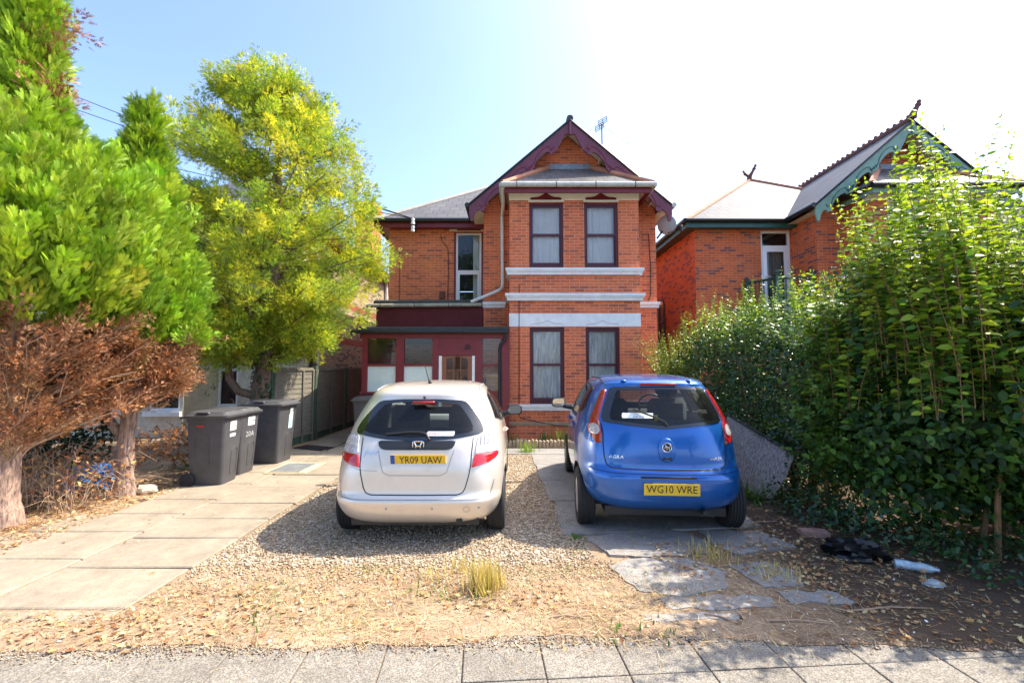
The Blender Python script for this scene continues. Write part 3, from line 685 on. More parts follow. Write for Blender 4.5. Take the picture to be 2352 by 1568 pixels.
for a, b, zz0, zz1, m in ((-3.25, -2.61, 1.752, 2.33, GLS), (-2.43, -1.79, 1.752, 2.33, GLS), (-3.25, -2.61, 1.13, 1.70, FROST), (-2.43, -1.79, 1.13, 1.70, FROST), (-.67, -.25, 1.752, 2.33, GLD), (-.67, -.25, 1.15, 1.70, GLD)):
    MB().quad((a, YP+.05, zz0), (b, YP+.05, zz0), (b, YP+.05, zz1), (a, YP+.05, zz1)).build("pane", m, porch)
for a, b in ((-1.64, -1.575), (-.895, -.835)): MB().box(a, b, YP-.012, YP+.07, .1, 1.935).build("door_frame", WHT, porch)
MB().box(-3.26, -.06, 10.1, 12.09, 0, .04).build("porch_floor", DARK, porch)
d = MB(); YD = YP+.02
d.box(-1.572, -1.475, YD, YD+.045, .1, 1.93); d.box(-.995, -.898, YD, YD+.045, .1, 1.93); d.box(-1.475, -.995, YD, YD+.045, .1, 1.12)
ar = [(-1.475, 1.90), (-1.475, 1.93), (-.995, 1.93), (-.995, 1.90)]+[(-.995-.48*k/10, 1.86+.05*math.sin(math.pi*k/10)) for k in range(11)]
d.prism([(x, YD+.045, z) for x, z in ar], (0, -.045, 0))
for k in (1, 2): x = -1.475+.48*k/3; d.box(x-.011, x+.011, YD+.006, YD+.04, 1.12, 1.90)
d.box(-1.475, -.995, YD+.005, YD+.041, 1.60, 1.622); d.box(-1.28, -1.20, YD+.08, YD+.10, .3, 1.59)
door = d.build("porch_door", WOOD, porch)
MB().quad((-1.475, YD+.025, 1.12), (-.995, YD+.025, 1.12), (-.995, YD+.025, 1.92), (-1.475, YD+.025, 1.92)).build("door_glass", GLS, porch)
lp = MB(); lp.lathe([(.0, -.035), (.04, -.03), (.05, 0), (.04, .03)], (-1.0, YP-.02, 2.13), 'y', 12); lp.build("porch_lamp", BLK, porch, smooth=True)
bd = MB(); bd.prism([(-.62, 10.45, .5), (-.28, 10.45, .5), (-.25, 10.40, 1.45), (-.45, 10.42, 1.52), (-.60, 10.42, 1.50)], (0, .05, 0))
tag(bd.build("timber_board", mat("amber_board", (.55, .30, .06), .4, var=.3, scale=3, stretch=(1, 1, 6))), "amber timber board standing inside the porch behind the right hand window", "board")
# soldier-brick edging in front of the bay
eg = MB()
for k in range(40):
    x = -.30+k*.0775; eg.box(x, x+.066, 9.34+random.uniform(-.01, .01), 9.45, 0, .17+random.uniform(-.018, .012), 0, .02)
tag(eg.build("brick_edging", mat("pale_old_brick", (.42, .32, .22), .9, var=.45, scale=9, bmp=.3)), "low row of upright pale bricks edging the bed before the bay", "brick edging")

# --- the neighbour on the right
DX = 8.45
H2 = house(DX, (DX, 11, 0), "red brick house with green gable boards and crested ridge beyond the right hand hedge", BR2, GRN, GRN, DGRN, SLATE, TILE, False, [(6.90-.02, 7.70, 3.1, 5.46)], True)
x0, x1, z0, z1 = 6.88, 7.70, 3.1, 5.46; y = 12.14
f = MB(); f.box(x0, x1, y, y+.07, z1-.07, z1); f.box(x0, x0+.06, y, y+.07, z0, z1-.07); f.box(x1-.06, x1, y, y+.07, z0, z1-.07); f.box(x0+.06, x1-.06, y, y+.07, 4.99, 5.05)
f.box(x0+.06, x0+.17, y-.02, y+.05, z0, 4.985); f.box(x1-.17, x1-.06, y-.02, y+.05, z0, 4.985); f.box(x0+.17, x1-.17, y-.02, y+.05, 4.87, 4.985)
bd = f.build("balcony_door", UPVC, H2)
MB().quad((x0+.06, y+.03, 5.05), (x1-.06, y+.03, 5.05), (x1-.06, y+.03, z1-.07), (x0+.06, y+.03, z1-.07)).build("pane", GLS, bd)
MB().quad((x0+.17, y+.01, z0), (x1-.17, y+.01, z0), (x1-.17, y+.01, 4.87), (x0+.17, y+.01, 4.87)).build("pane", GLS, bd)
curtain(bd, x0+.30, x1-.1, z0, 4.95, y+.16, mat("grey_curtain", (.25, .23, .20), .9, var=.1), .012, 4)
MB().tube([(x0+.10, y-.03, 4.17), (x0+.10, y-.06, 4.17), (x0+.24, y-.06, 4.17)], .012, 6).build("door_handle", UPVC, bd)
# balcony over the flat roof
bl = MB(); yb = 11.1
bl.box(6.3, 7.70, yb, 12.09, 2.9, 3.1)
for px, py, hh in ((6.42, 11.95, 4.12), (6.75, yb+.05, 4.02)): pass
balc = bl.build("balcony", FELT, H2)
def newel(x, y_, top):
    m = MB(); m.box(x-.05, x+.05, y_-.05, y_+.05, 3.1, top, 0, .008); m.box(x-.065, x+.065, y_-.065, y_+.065, top, top+.03, 0, .008); m.ball((x, y_, top+.085), .06)
    m.build("newel_post", DGRN, balc, smooth=True)
newel(6.38, 11.95, 3.98); newel(6.75, 11.2, 4.02); newel(7.66, 11.2, 4.02)
rl = MB()
for (a, b) in (((6.38, 11.95), (6.75, 11.2)), ((6.75, 11.2), (7.66, 11.2))):
    a, b = Vector((*a, 0)), Vector((*b, 0))
    for z, r in ((3.95, .035), (3.25, .03)): rl.tube([a+Vector((0, 0, z)), b+Vector((0, 0, z))], r, 6)
    n = int((b-a).length/.11)
    for k in range(1, n): p = a+(b-a)*k/n; rl.tube([p+Vector((0, 0, 3.25)), p+Vector((0, 0, 3.95))], .017, 6)
rl.build("balustrade", DGRN, balc)
# arched side window in the flank facing the alley
sw = MB(); X_ = 5.055
arc = [(14.6, 1.9), (15.6, 1.9)]+[(15.1+.5*math.cos(a), 3.75+.22*math.sin(a)) for a in (math.pi*k/10 for k in range(11))]
sw.prism([(X_, b, c) for b, c in arc], (-.012, 0, 0), 0)
sf = sw.build("side_window", mat("dark_leaded_glass", (.02, .02, .022), .15, var=.2, coat=.6), H2)
fm = MB(); br_ = [(X_-.02, b, c) for b, c in arc]; fm.tube(br_+[br_[0]], .035, 6)
for z in (2.55, 3.2): fm.tube([(X_-.02, 14.6, z), (X_-.02, 15.6, z)], .022, 6)
fm.tube([(X_-.02, 15.1, 1.9), (X_-.02, 15.1, 3.9)], .022, 6); fm.build("window_frame", mat("brown_frame", (.10, .055, .035), .6), sf)

# --- satellite dish and aerial
t = thing("satellite_dish", (3.68, 11.0, 4.95), "grey satellite dish on a bracket at the right corner of the middle house", "satellite dish")
ds = MB(); prof = [(.235*k/8, -.07*(1-(k/8)**2)) for k in range(9)]
ds.lathe(prof+[(.24, .0), (.235, -.012)]+[(.235*k/8, -.07*(1-(k/8)**2)-.012) for k in range(7, -1, -1)], (0, 0, 0), 'y', 28)
dm = mat("dish_grey", (.34, .36, .38), .5, var=.08)
M_ = Matrix.Translation((3.86, 10.88, 5.22)) @ Matrix.Rotation(math.radians(140), 4, 'Z') @ Matrix.Rotation(math.radians(-14), 4, 'X') @ Matrix.Scale(-1, 4, (0, 1, 0))
ds.v = [tuple(M_ @ Vector(p)) for p in ds.v]; ds.build("dish", dm, t, smooth=True, angle=60)
MB().tube([(3.66, 11.05, 4.92), (3.75, 10.98, 5.05), (3.84, 10.90, 5.18)], .025, 8).build("bracket", BLK, t)
a = MB(); a.tube([(3.86, 10.86, 5.0), (4.05, 10.72, 5.02), (4.12, 10.66, 5.06)], .012, 6); a.box(4.09, 4.16, 10.60, 10.68, 4.96, 5.13, 0, .02); a.build("receiver_arm", BLK, t)
t = thing("tv_aerial", (2.33, 11.6, 7.1), "television aerial with a long toothed boom on the right slope of the middle gable", "aerial")
MB().tube([(2.42, 11.6, 6.95), (2.42, 11.6, 8.22)], .018, 8).build("mast", mat("galvanised", (.16, .165, .17), .5, metal=.3), t)
am = MB(); d_ = Vector((.80, .25, -.42)).normalized()*.85; p0 = Vector((2.42, 11.56, 8.18)); am.tube([p0-d_*.06, p0+d_], .010, 6)
for k in range(12): q = p0+d_*(.16+.82*k/11); e = Vector((-.05, .10, .11))*(1.0-.035*k); am.tube([q-e, q+e], .006, 4)
am.build("boom", BLK, t)
for sg in (-1, 1):
    rf = MB(); c_ = p0+Vector((-.03, -.02, .10*sg)); u_, v_ = Vector((.12, .02, .08)), Vector((-.012, -.01, .062)); c_ = c_+Vector((.045*sg, 0, -.02*sg))
    for k in range(4): o_ = c_+v_*(k/1.5-1); rf.tube([o_-u_, o_+u_], .009, 5)
    for k in (-.95, 0, .95): rf.tube([c_+u_*k-v_, c_+u_*k+v_], .008, 5)
    rf.build("reflector", BLK, t)

# --- the rendered house on the left
REN = concrete("cream_render", (.62, .57, .45), .06, 60)
H3 = thing("rendered_house", (-8.5, 12, 0), "cream rendered house with yellow brick flank and red bands behind the conifers", "house")
wm = MB(); YF, XR = 11.6, -5.5
wall_y(wm, -7.70, XR, 0, 5.6, YF, [(-7.66, -7.13, .66, 2.45)], .1)
by = 10.8; wall_y(wm, -12, -7.95, 0, 3.0, by, [(-8.80, -8.02, .62, 2.2), (-10.6, -9.3, .62, 2.2)], .1)
wm.quad((-7.95, by, 0), (-7.70, YF, 0), (-7.70, YF, 3.0), (-7.95, by, 3.0)); wm.quad((-12, by, 3), (-7.95, by, 3), (-7.70, YF, 3), (-12, YF, 3.0))
wall_y(wm, -12, -7.70, 3.0, 5.6, YF); wm.quad((XR, YF, 0), (XR, YF+.7, 0), (XR, YF+.7, 5.6), (XR, YF, 5.6))
wm.build("wall", REN, H3)
yb_ = MB(); yb_.quad((XR, YF+.7, 0), (XR, 24, 0), (XR, 24, 5.6), (XR, YF+.7, 5.6)); yb_.quad((XR, 24, 0), (-12, 24, 0), (-12, 24, 5.6), (XR, 24, 5.6)); yb_.quad((-12, 24, 0), (-12, YF, 0), (-12, YF, 5.6), (-12, 24, 5.6)); yb_.build("flank_wall", YB, H3)
for z in (2.42, 3.62, 5.24): MB().quad((XR+.004, YF, z), (XR+.004, 24, z), (XR+.004, 24, z+.21), (XR+.004, YF, z+.21)).build("brick_band", RB, H3)
r = MB(); r.add([(-12.4, YF-.4, 5.55), (XR+.32, YF-.4, 5.55), (XR+.32, 24, 5.55), (-12.4, 24, 5.55), (-8.8, YF+2.5, 7.7), (-8.8, 24, 7.7)], [(0, 1, 4), (1, 2, 5, 4), (3, 0, 4, 5)]); r.build("roof", SLATE, H3)
MB().box(XR+.02, XR+.30, YF-.3, 24, 5.46, 5.545).build("soffit", SOF, H3); gutter("gutter", H3, [(XR+.36, YF-.4, 5.53), (XR+.36, 24, 5.53)], .06, BLK)
ch = MB(); ch.box(-6.45, -5.75, 18, 19.2, 5.5, 8.3); ch.box(-6.52, -5.68, 17.93, 19.27, 8.3, 8.5); ch.build("chimney", BR2, H3)
MB().tube([(XR+.06, 12.45, 0), (XR+.06, 12.45, 3.9)], .04, 8).build("downpipe", PIPE, H3, smooth=True)
MB().tube([(XR+.06, 12.05, 0), (XR+.06, 12.05, 5.4)], .05, 8).build("downpipe", BLK, H3, smooth=True)
MB().tube([(XR+.07, 19.0, 2), (XR+.07, 19.0, 5.4)], .07, 8).build("downpipe", PIPE, H3, smooth=True)
for (a, b, c, d, yy, mid) in ((-7.66, -7.13, .66, 2.45, YF+.03, 1.62), (-8.80, -8.02, .62, 2.2, by+.03, 1.75), (-10.6, -9.3, .62, 2.2, by+.03, 1.75)):
    f = MB(); f.box(a, a+.06, yy, yy+.06, c, d); f.box(b-.06, b, yy, yy+.06, c, d); f.box(a+.06, b-.06, yy, yy+.06, c, c+.07); f.box(a+.06, b-.06, yy, yy+.06, d-.06, d); f.box(a+.06, b-.06, yy, yy+.06, mid-.035, mid+.035)
    w_ = f.build("window", UPVC, H3); MB().quad((a+.06, yy+.03, c+.07), (b-.06, yy+.03, c+.07), (b-.06, yy+.03, d-.06), (a+.06, yy+.03, d-.06)).build("pane", GLS, w_)
    MB().box(a-.06, b+.06, yy-.12, yy-.001, c-.12, c-.002).build("sill", WHT, w_)
    MB().quad((a, yy+.09, c), (b, yy+.09, c), (b, yy+.09, d), (a, yy+.09, d)).build("blind_or_dark_room", mat("dark_red_blind", (.055, .008, .012), .8) if mid < 1.7 else DARK, w_)  # near-black sheet stands for the unlit room; first window has a red blind
# --- house at the far right edge
H4 = thing("gabled_house", (16, 10, 0), "pale house with dark tiled roof and white gable board at the right edge", "house")
MB().box(12.75, 20, 9.4, 16, 0, 4.75).build("wall", REN, H4)
rr = MB(); rr.add([(12.4, 9.0, 4.75), (16.4, 9.0, 7.0), (20.5, 9.0, 4.75), (12.4, 16, 4.75), (16.4, 16, 7.0), (20.5, 16, 4.75)], [(0, 1, 4, 3), (1, 2, 5, 4), (0, 3, 4, 1)]); rr.build("roof", mat("dark_tiles", (.06, .045, .042), .7, var=.4, scale=9, stretch=(1, 6, 6)), H4)
bb = MB(); bb.prism([(12.3, 8.97, 4.5), (12.3, 8.97, 4.77), (16.4, 8.97, 7.06), (16.4, 8.97, 6.7)], (0, .05, 0)); bb.build("bargeboard", WHT, H4)
# ------------------------------------------------------------------ cars
import bmesh
def pchip(xs, ys):
    xs, ys = np.array(xs, float), np.array(ys, float); h = np.diff(xs); d = np.diff(ys)/h; m = np.zeros(len(xs))
    for i in range(1, len(xs)-1):
        if d[i-1]*d[i] > 0: w1, w2 = 2*h[i]+h[i-1], h[i]+2*h[i-1]; m[i] = (w1+w2)/(w1/d[i-1]+w2/d[i])
    m[0], m[-1] = d[0], d[-1]
    def f(x):
        x = np.clip(x, xs[0], xs[-1]); i = np.clip(np.searchsorted(xs, x)-1, 0, len(xs)-2); t = (x-xs[i])/h[i]
        return (2*t**3-3*t**2+1)*ys[i]+(t**3-2*t**2+t)*h[i]*m[i]+(-2*t**3+3*t**2)*ys[i+1]+(t**3-t**2)*h[i]*m[i+1]
    return f
def carpaint(name, col, metal, rough, dust=(.4, .36, .3), dusty=.10):
    m, t, p = nodes(name); setp(p, col, rough, metal, .5, 1.0); p.inputs['Coat Roughness'].default_value = .05
    n = noise(t, 3, 6, .75); n2 = noise(t, 260, 2, .5)
    c = mix(t, col, tuple(min(1, x*1.25) for x in col), n2.outputs[0])
    c = mix(t, c, dust, ramp(t, n.outputs[0], [(.45, (0, 0, 0)), (.8, (dusty*2,)*3)]))
    t.links.new(c, p.inputs['Base Color'])
    r = t.nodes.new("ShaderNodeMath"); r.operation = 'MULTIPLY_ADD'; r.inputs[1].default_value = .22; r.inputs[2].default_value = rough-.08
    t.links.new(n.outputs[0], r.inputs[0]); t.links.new(r.outputs[0], p.inputs['Roughness']); return m
RUB = mat("tyre_rubber", (.018, .018, .018), .8, var=.25, scale=20, bmp=.2, bscale=60)
PLA = mat("black_plastic", (.016, .017, .018), .45, var=.15, scale=20)
TRIM = mat("cabin_trim", (.045, .045, .048), .8, var=.2)
SEAT = mat("seat_cloth", (.05, .052, .06), .9, var=.3, scale=30)
CHR = mat("chrome", (.72, .72, .72), .12, metal=1, var=.03)
ALU = mat("wheel_silver", (.55, .55, .56), .35, metal=.7, var=.12, scale=10)
LRED = mat("red_lens", (.50, .010, .012), .12, var=.25, scale=14, coat=1)
LRED2 = mat("deep_red_lens", (.32, .006, .010), .10, var=.3, scale=12, coat=1)
LCLR = mat("clear_lens", (.50, .47, .45), .10, var=.45, scale=24, coat=1, bmp=.4, bscale=60)
LGRY = mat("grey_lens", (.40, .38, .37), .12, var=.3, scale=30, coat=1)
YEL = mat("plate_yellow", (.78, .50, .03), .4, var=.06, scale=5); PBLU = mat("plate_blue", (.02, .08, .35), .4, var=.05)
INK = mat("black_ink", (.015, .015, .015), .5, var=0); REDI = mat("red_ink", (.5, .04, .05), .5, var=0); STK = mat("white_sticker", (.75, .78, .76), .5, var=.03)
CGL = glass("car_glass", (.66, .72, .70), .012, 1.42); MIRR = mat("mirror_glass", (.5, .55, .55), .03, metal=1, var=0)

class Car:
    def __init__(s, tab, yc, nr, nf):
        T = np.array(tab); z = T[:, 0]; s.z0, s.z1 = z[0], z[-1]
        s.w, s.y0, s.y1 = pchip(z, T[:, 1]), pchip(z, T[:, 2]), pchip(z, T[:, 3]); s.nr, s.nf, s.yc = nr, nf, yc
    def ring(s, z, q=22, inset=0):
        w, y0, y1 = float(s.w(z))-inset, float(s.y0(z))+inset, float(s.y1(z))-inset; nr, nf, yc = float(s.nr(z)), s.nf, s.yc
        th = np.linspace(0, math.pi/2, 1200); out = []
        def quad(n, b):
            x = w*np.sin(th)**(2/n); y = b*np.cos(th)**(2/n); d = np.r_[0, np.cumsum(np.hypot(np.diff(x), np.diff(y)))]
            t = np.linspace(0, d[-1], q+1); return np.interp(t, d, x), np.interp(t, d, y)
        xr, yr = quad(nr, yc-y0); xf, yf = quad(nf, y1-yc)
        pts = [(x, yc-y) for x, y in zip(xr[:-1], yr[:-1])]+[(x, yc+y) for x, y in zip(xf[::-1][:-1], yf[::-1][:-1])]
        pts += [(-x, yc+y) for x, y in zip(xf[:-1], yf[:-1])]+[(-x, yc-y) for x, y in zip(xr[::-1][:-1], yr[::-1][:-1])]
        return [(x, y, z) for x, y in pts]
    def solid(s, zs, inset=0, q=22):
        m = MB(); n = 4*q
        for z in zs: m.v += s.ring(z, q, inset)
        for i in range(len(zs)-1):
            for k in range(n): m.f.append((i*n+k, i*n+(k+1) % n, (i+1)*n+(k+1) % n, (i+1)*n+k)); m.m.append(0)
        m.f += [tuple(range(n-1, -1, -1)), tuple(range((len(zs)-1)*n, len(zs)*n))]; m.m += [0, 0]; return m
    def rear(s, x, z, off=0):
        def y(x, z):
            w = float(s.w(z)); n = float(s.nr(z)); a = min(abs(x)/w, .9995); return s.yc-(s.yc-float(s.y0(z)))*(1-a**n)**(1/n)
        p = Vector((x, y(x, z), z))
        if off:
            e = .004; n = Vector(((y(x+e, z)-y(x-e, z))/(2*e), -1, (y(x, z+e)-y(x, z-e))/(2*e))).normalized(); p += n*off
        return p
    def side(s, y, z, sg, off=0):
        def X(y, z):
            w = float(s.w(z))
            if y < s.yc: n = float(s.nr(z)); b = s.yc-float(s.y0(z))
            else: n = s.nf; b = float(s.y1(z))-s.yc
            return w*(1-min(abs(y-s.yc)/b, .9995)**n)**(1/n)
        e = .004; n = Vector((1, -(X(y+e, z)-X(y-e, z))/(2*e), -(X(y, z+e)-X(y, z-e))/(2*e))).normalized()
        p = Vector((X(y, z), y, z))+n*off; return Vector((p.x*sg, p.y, p.z))
def resample(pts, n, closed=True):
    p = np.array(pts+[pts[0]] if closed else pts, float); d = np.r_[0, np.cumsum(np.linalg.norm(np.diff(p, axis=0), axis=1))]
    t = np.linspace(0, d[-1], n+1 if closed else n); t = t[:-1] if closed else t
    return np.c_[np.interp(t, d, p[:, 0]), np.interp(t, d, p[:, 1])]
def corner_round(pts, r=.03, n=4):
    out = []
    for i, p in enumerate(pts):
        a, b, c = np.array(pts[i-1]), np.array(p), np.array(pts[(i+1) % len(pts)])
        la, lc = np.linalg.norm(a-b), np.linalg.norm(c-b); k = min(r, la*.45, lc*.45)
        u, v = b+(a-b)/la*k, b+(c-b)/lc*k
        for j in range(n+1): t = j/n; out.append(tuple((1-t)**2*u+2*t*(1-t)*b+t*t*v))
    return out
def patch(fn, outline, rings, N=64, flip=False, mis=None):
    """concentric rings of an outline mapped on the car's skin; rings: (scale, offset)"""
    o = resample(outline, N); c = o.mean(0); m = MB()
    for k, (sc, off) in enumerate(rings): m.v += [tuple(fn(*(c+(q-c)*sc), off)) for q in o]
    m.v.append(tuple(fn(*c, rings[-1][1])))
    for i in range(len(rings)-1):
        for k in range(N):
            f = (i*N+k, i*N+(k+1) % N, (i+1)*N+(k+1) % N, (i+1)*N+k); m.f.append(f[::-1] if flip else f); m.m.append(mis[i] if mis else 0)
    L = (len(rings)-1)*N; ce = len(rings)*N
    for k in range(N): f = (L+k, L+(k+1) % N, ce); m.f.append(f[::-1] if flip else f); m.m.append(mis[-1] if mis else 0)
    return m
def loft(fn, a, b, n=24, across=6, off=.012, flip=False, wrap=None):
    A, B = resample(a, n, False), resample(b, n, False); m = MB()
    for i in range(n):
        for j in range(across+1):
            t = j/across; q = A[i]*(1-t)+B[i]*t; e = off if 0 < j < across and 0 < i < n-1 else -.012; m.v.append(tuple(fn(*q, e)))
    for i in range(n-1):
        for j in range(across): f = (i*(across+1)+j, i*(across+1)+j+1, (i+1)*(across+1)+j+1, (i+1)*(across+1)+j); m.f.append(f[::-1] if flip else f); m.m.append(0)
    return m
def ribbon(fn, pts, wd, off, closed=False, n=60):
    p = resample(pts, n, closed); m = MB(); k = len(p)
    for i in range(k):
        a, b = p[(i-1) % k if closed else max(i-1, 0)], p[(i+1) % k if closed else min(i+1, k-1)]; d = (b-a)/max(1e-9, np.linalg.norm(b-a)); q = np.array((-d[1], d[0]))*wd/2
        m.v += [tuple(fn(*(p[i]+q), off)), tuple(fn(*(p[i]-q), off))]
    for i in range(k if closed else k-1): j = (i+1) % k; m.f.append((2*i, 2*i+1, 2*j+1, 2*j)); m.m.append(0)
    return m
def boolean_body(outer, inner, cutters, mats):
    def tmp(mb, name, mi):
        me = bpy.data.meshes.new(name); me.from_pydata(mb.v, [], mb.f); b_ = bmesh.new(); b_.from_mesh(me); bmesh.ops.remove_doubles(b_, verts=b_.verts, dist=1e-5); bmesh.ops.recalc_face_normals(b_, faces=b_.faces); b_.to_mesh(me); b_.free()
        for m in mats: me.materials.append(m)
        me.polygons.foreach_set('material_index', [mi]*len(me.polygons)); me.update()
        o = bpy.data.objects.new(name, me); C.objects.link(o); return o
    base = tmp(outer, "body", 0); obs = [tmp(inner, "cutter", 1)]+[tmp(c, "cutter", mi) for c, mi in cutters]
    for o in obs:
        md = base.modifiers.new("cut", 'BOOLEAN'); md.operation = 'DIFFERENCE'; md.solver = 'EXACT'; md.object = o; md.material_mode = 'INDEX'
    dg = bpy.context.evaluated_depsgraph_get(); dg.update()
    me = bpy.data.meshes.new_from_object(base.evaluated_get(dg))
    for o in obs+[base]: q = o.data; bpy.data.objects.remove(o); bpy.data.meshes.remove(q)
    return me
def wheel(root, x, y, r, wd, sg, spokes=7):
    t = MB(); h = wd/2
    prof = [(r*.62, -h*.86), (r*.80, -h), (r*.93, -h*.93), (r*.985, -h*.72)]
    for k in range(5):
        a = -h*.62+k*h*.31; prof += [(r, a-h*.11), (r, a+h*.11), (r*.975, a+h*.125), (r*.975, a+h*.185)]
    prof += [(r*.985, h*.72), (r*.93, h*.93), (r*.80, h), (r*.62, h*.86)]
    t.lathe(prof, (0, 0, 0), 'x', 40); o = t.build("wheel", RUB, None, smooth=True, angle=35)
    o.location = (x, y, r); root_attach(o, root)
    q = MB(); s = sg; q.lathe([(r*.64, s*h*.80), (r*.60, s*h*.88), (r*.55, s*h*.78), (r*.2, s*h*.80), (r*.16, s*h*.90), (.001, s*h*.92)], (0, 0, 0), 'x', 40)
    q.lathe([(r*.63, -s*h*.5), (.001, -s*h*.4)], (0, 0, 0), 'x', 24)
    for k in range(spokes):
        a = 2*math.pi*k/spokes; d, e = Vector((0, math.cos(a), math.sin(a))), Vector((0, -math.sin(a), math.cos(a)))
        X0, X1 = Vector((s*h*.80, 0, 0)), Vector((s*h*.90, 0, 0))
        q.add([X1+d*r*.18+e*r*.09, X1+d*r*.18-e*r*.09, X1+d*r*.57-e*r*.06, X1+d*r*.57+e*r*.06, X0+d*r*.18+e*r*.13, X0+d*r*.18-e*r*.13, X0+d*r*.57-e*r*.10, X0+d*r*.57+e*r*.10], [(0, 1, 2, 3), (0, 4, 5, 1), (1, 5, 6, 2), (2, 6, 7, 3), (3, 7, 4, 0)])
    ri = q.build("rim", ALU, None, smooth=True, angle=35); ri.parent = o
    g = MB()
    for k in range(spokes):
        a = 2*math.pi*(k+.5)/spokes; d, e = Vector((s*h*.785, math.cos(a)*r*.40, math.sin(a)*r*.40)), Vector((0, -math.sin(a), math.cos(a)))
        f = Vector((0, math.cos(a), math.sin(a)))
        g.add([d+f*r*.11*math.cos(b)+e*r*.07*math.sin(b)+Vector((s*.004, 0, 0)) for b in (2*math.pi*j/10 for j in range(10))], [tuple(range(10))])
    go = g.build("rim_slot", INK, None); go.parent = o
def root_attach(o, root): o.parent = root          # car parts are modelled in the car's own frame
def put(m, name, mats, root, smooth=True, angle=40):
    o = m.build(name, mats, None, smooth, angle); o.parent = root; return o
def lettering(name, s, size, car, x, z, m, root, off=.004, shear=0, parent=None, sx=1.0):
    v, f = text_geo(s, size, 0, 0, shear); mb = MB(); mb.v = [tuple(car.rear(x+a*sx, z+b, off)) for a, b in v]; mb.f = f; mb.m = [0]*len(f)
    o = mb.build(name, m); o.parent = parent or root; return o
def flat_plate(root, txt, x, y, z, tilt, band):
    """520 x 111 mm yellow number plate with raised black characters"""
    M_ = Matrix.Translation((x, y, z)) @ Matrix.Rotation(-tilt, 4, 'X')
    b = MB(); b.box(-.26, .26, -.006, 0, -.0555, .0555, 0, .004); b.v = [tuple(M_ @ Vector(p)) for p in b.v]
    o = put(b, "number_plate", YEL, root, False)
    v, f = text_geo(txt, .098); mx = max(abs(a) for a, _ in v); k = (.20 if band else .235)/mx; l = MB(); l.v = [tuple(M_ @ Vector((a*k+(.025 if band else 0), -.008, q*1.02))) for a, q in v]; l.f = f; l.m = [0]*len(f)
    t = l.build("plate_lettering", INK); t.parent = o
    if band:
        c = MB(); c.box(-.258, -.218, -.0075, -.0062, -.053, .053); c.v = [tuple(M_ @ Vector(p)) for p in c.v]; cc = c.build("plate_band", PBLU); cc.parent = o
    return o
def mirror(root, x, y, z, sg, paint):
    m = MB(); m.ball((0, 0, 0), 1, 0, 20, 12); vs = []
    for a, b, c in m.v:                                         # a rounded-box shell, blunt towards the driver
        r = (abs(a)**4+abs(c)**4)**.25+1e-6; k = math.hypot(a, c)/r; vs.append((x+sg*a*k*.105, y+(b*.085 if b > 0 else b*.02), z+c*k*.072))
    m.v = vs; o = put(m, "door_mirror", paint, root)
    g = MB(); q = [(x+sg*math.copysign(abs(math.cos(a))**.55, math.cos(a))*.088, y-.0215, z+math.copysign(abs(math.sin(a))**.55, math.sin(a))*.058) for a in (2*math.pi*k/28 for k in range(28))]
    g.add(q, [tuple(range(28)) if sg < 0 else tuple(range(27, -1, -1))]); go = g.build("mirror_glass", MIRR); go.parent = o
    st = MB(); st.tube([(x-sg*.07, y+.03, z-.05), (x-sg*.20, y+.06, z-.07)], [.035, .045], 8); so = st.build("mirror_stalk", PLA, None, True); so.parent = o
def cabin(root, car, y_front, y_rear, zb, hw, driver_right=True, dash=TRIM):
    m = MB()
    for sx in (-.36, .36):
        m.box(sx-.24, sx+.24, y_front-.55, y_front-.42, .55, zb+.18, 0, .06); m.box(sx-.24, sx+.24, y_front-.45, y_front+.05, .45, .60, 0, .05)
    put(m, "front_seat", SEAT, root)
    for sx in (-.36, .36): h = MB(); h.box(sx-.135, sx+.135, y_front-.54, y_front-.44, zb+.20, zb+.39, 0, .05); put(h, "headrest", SEAT, root)
    m = MB(); m.box(-.62, .62, y_rear, y_rear+.14, .5, zb+.0, 0, .06); m.box(-.62, .62, y_rear+.14, y_rear+.6, .42, .56, 0, .04); put(m, "rear_seat", SEAT, root)
    m = MB(); m.box(-.66, .66, y_front+.42, y_front+.75, .70, zb-.05, 0, .06); put(m, "dashboard", dash, root)
    sx = .36 if driver_right else -.36; w_ = MB(); pts = [(sx+.185*math.cos(a), y_front+.28+.07*math.sin(a), zb+.02+.165*math.sin(a)) for a in (2*math.pi*k/24 for k in range(25))]; w_.tube(pts, .016, 8); w_.tube([(sx-.17, y_front+.28, zb+.02), (sx+.17, y_front+.28, zb+.02)], .02, 6); put(w_, "steering_wheel", PLA, root)
    f = MB(); f.box(-.66, .66, .35, 3.2, .26, .30); put(f, "floor", TRIM, root)
def wiper(root, pts, r=.009):
    m = MB(); m.tube(pts, r, 6); return put(m, "rear_wiper", PLA, root)

# --- silver hatchback
SIL = carpaint("silver_paint", (.69, .615, .51), .5, .36)
tabS = [(.20, .70, .14, 3.72), (.25, .765, .07, 3.80), (.30, .80, .035, 3.86), (.36, .825, .012, 3.89), (.42, .838, .0, 3.90), (.445, .841, .004, 3.90), (.47, .843, .030, 3.89), (.50, .845, .046, 3.88), (.60, .8475, .055, 3.85), (.70, .847, .062, 3.78),
        (.74, .846, .068, 3.74), (.80, .842, .085, 3.66), (.90, .83, .115, 3.48), (.97, .815, .15, 3.20), (1.03, .80, .185, 2.95), (1.15, .755, .27, 2.72), (1.28, .69, .365, 2.44), (1.34, .655, .40, 2.30), (1.375, .632, .405, 2.2), (1.41, .605, .425, 2.08), (1.44, .575, .50, 1.98), (1.47, .525, .64, 1.86), (1.495, .43, .84, 1.70), (1.51, .30, 1.05, 1.52), (1.516, .14, 1.2, 1.36)]
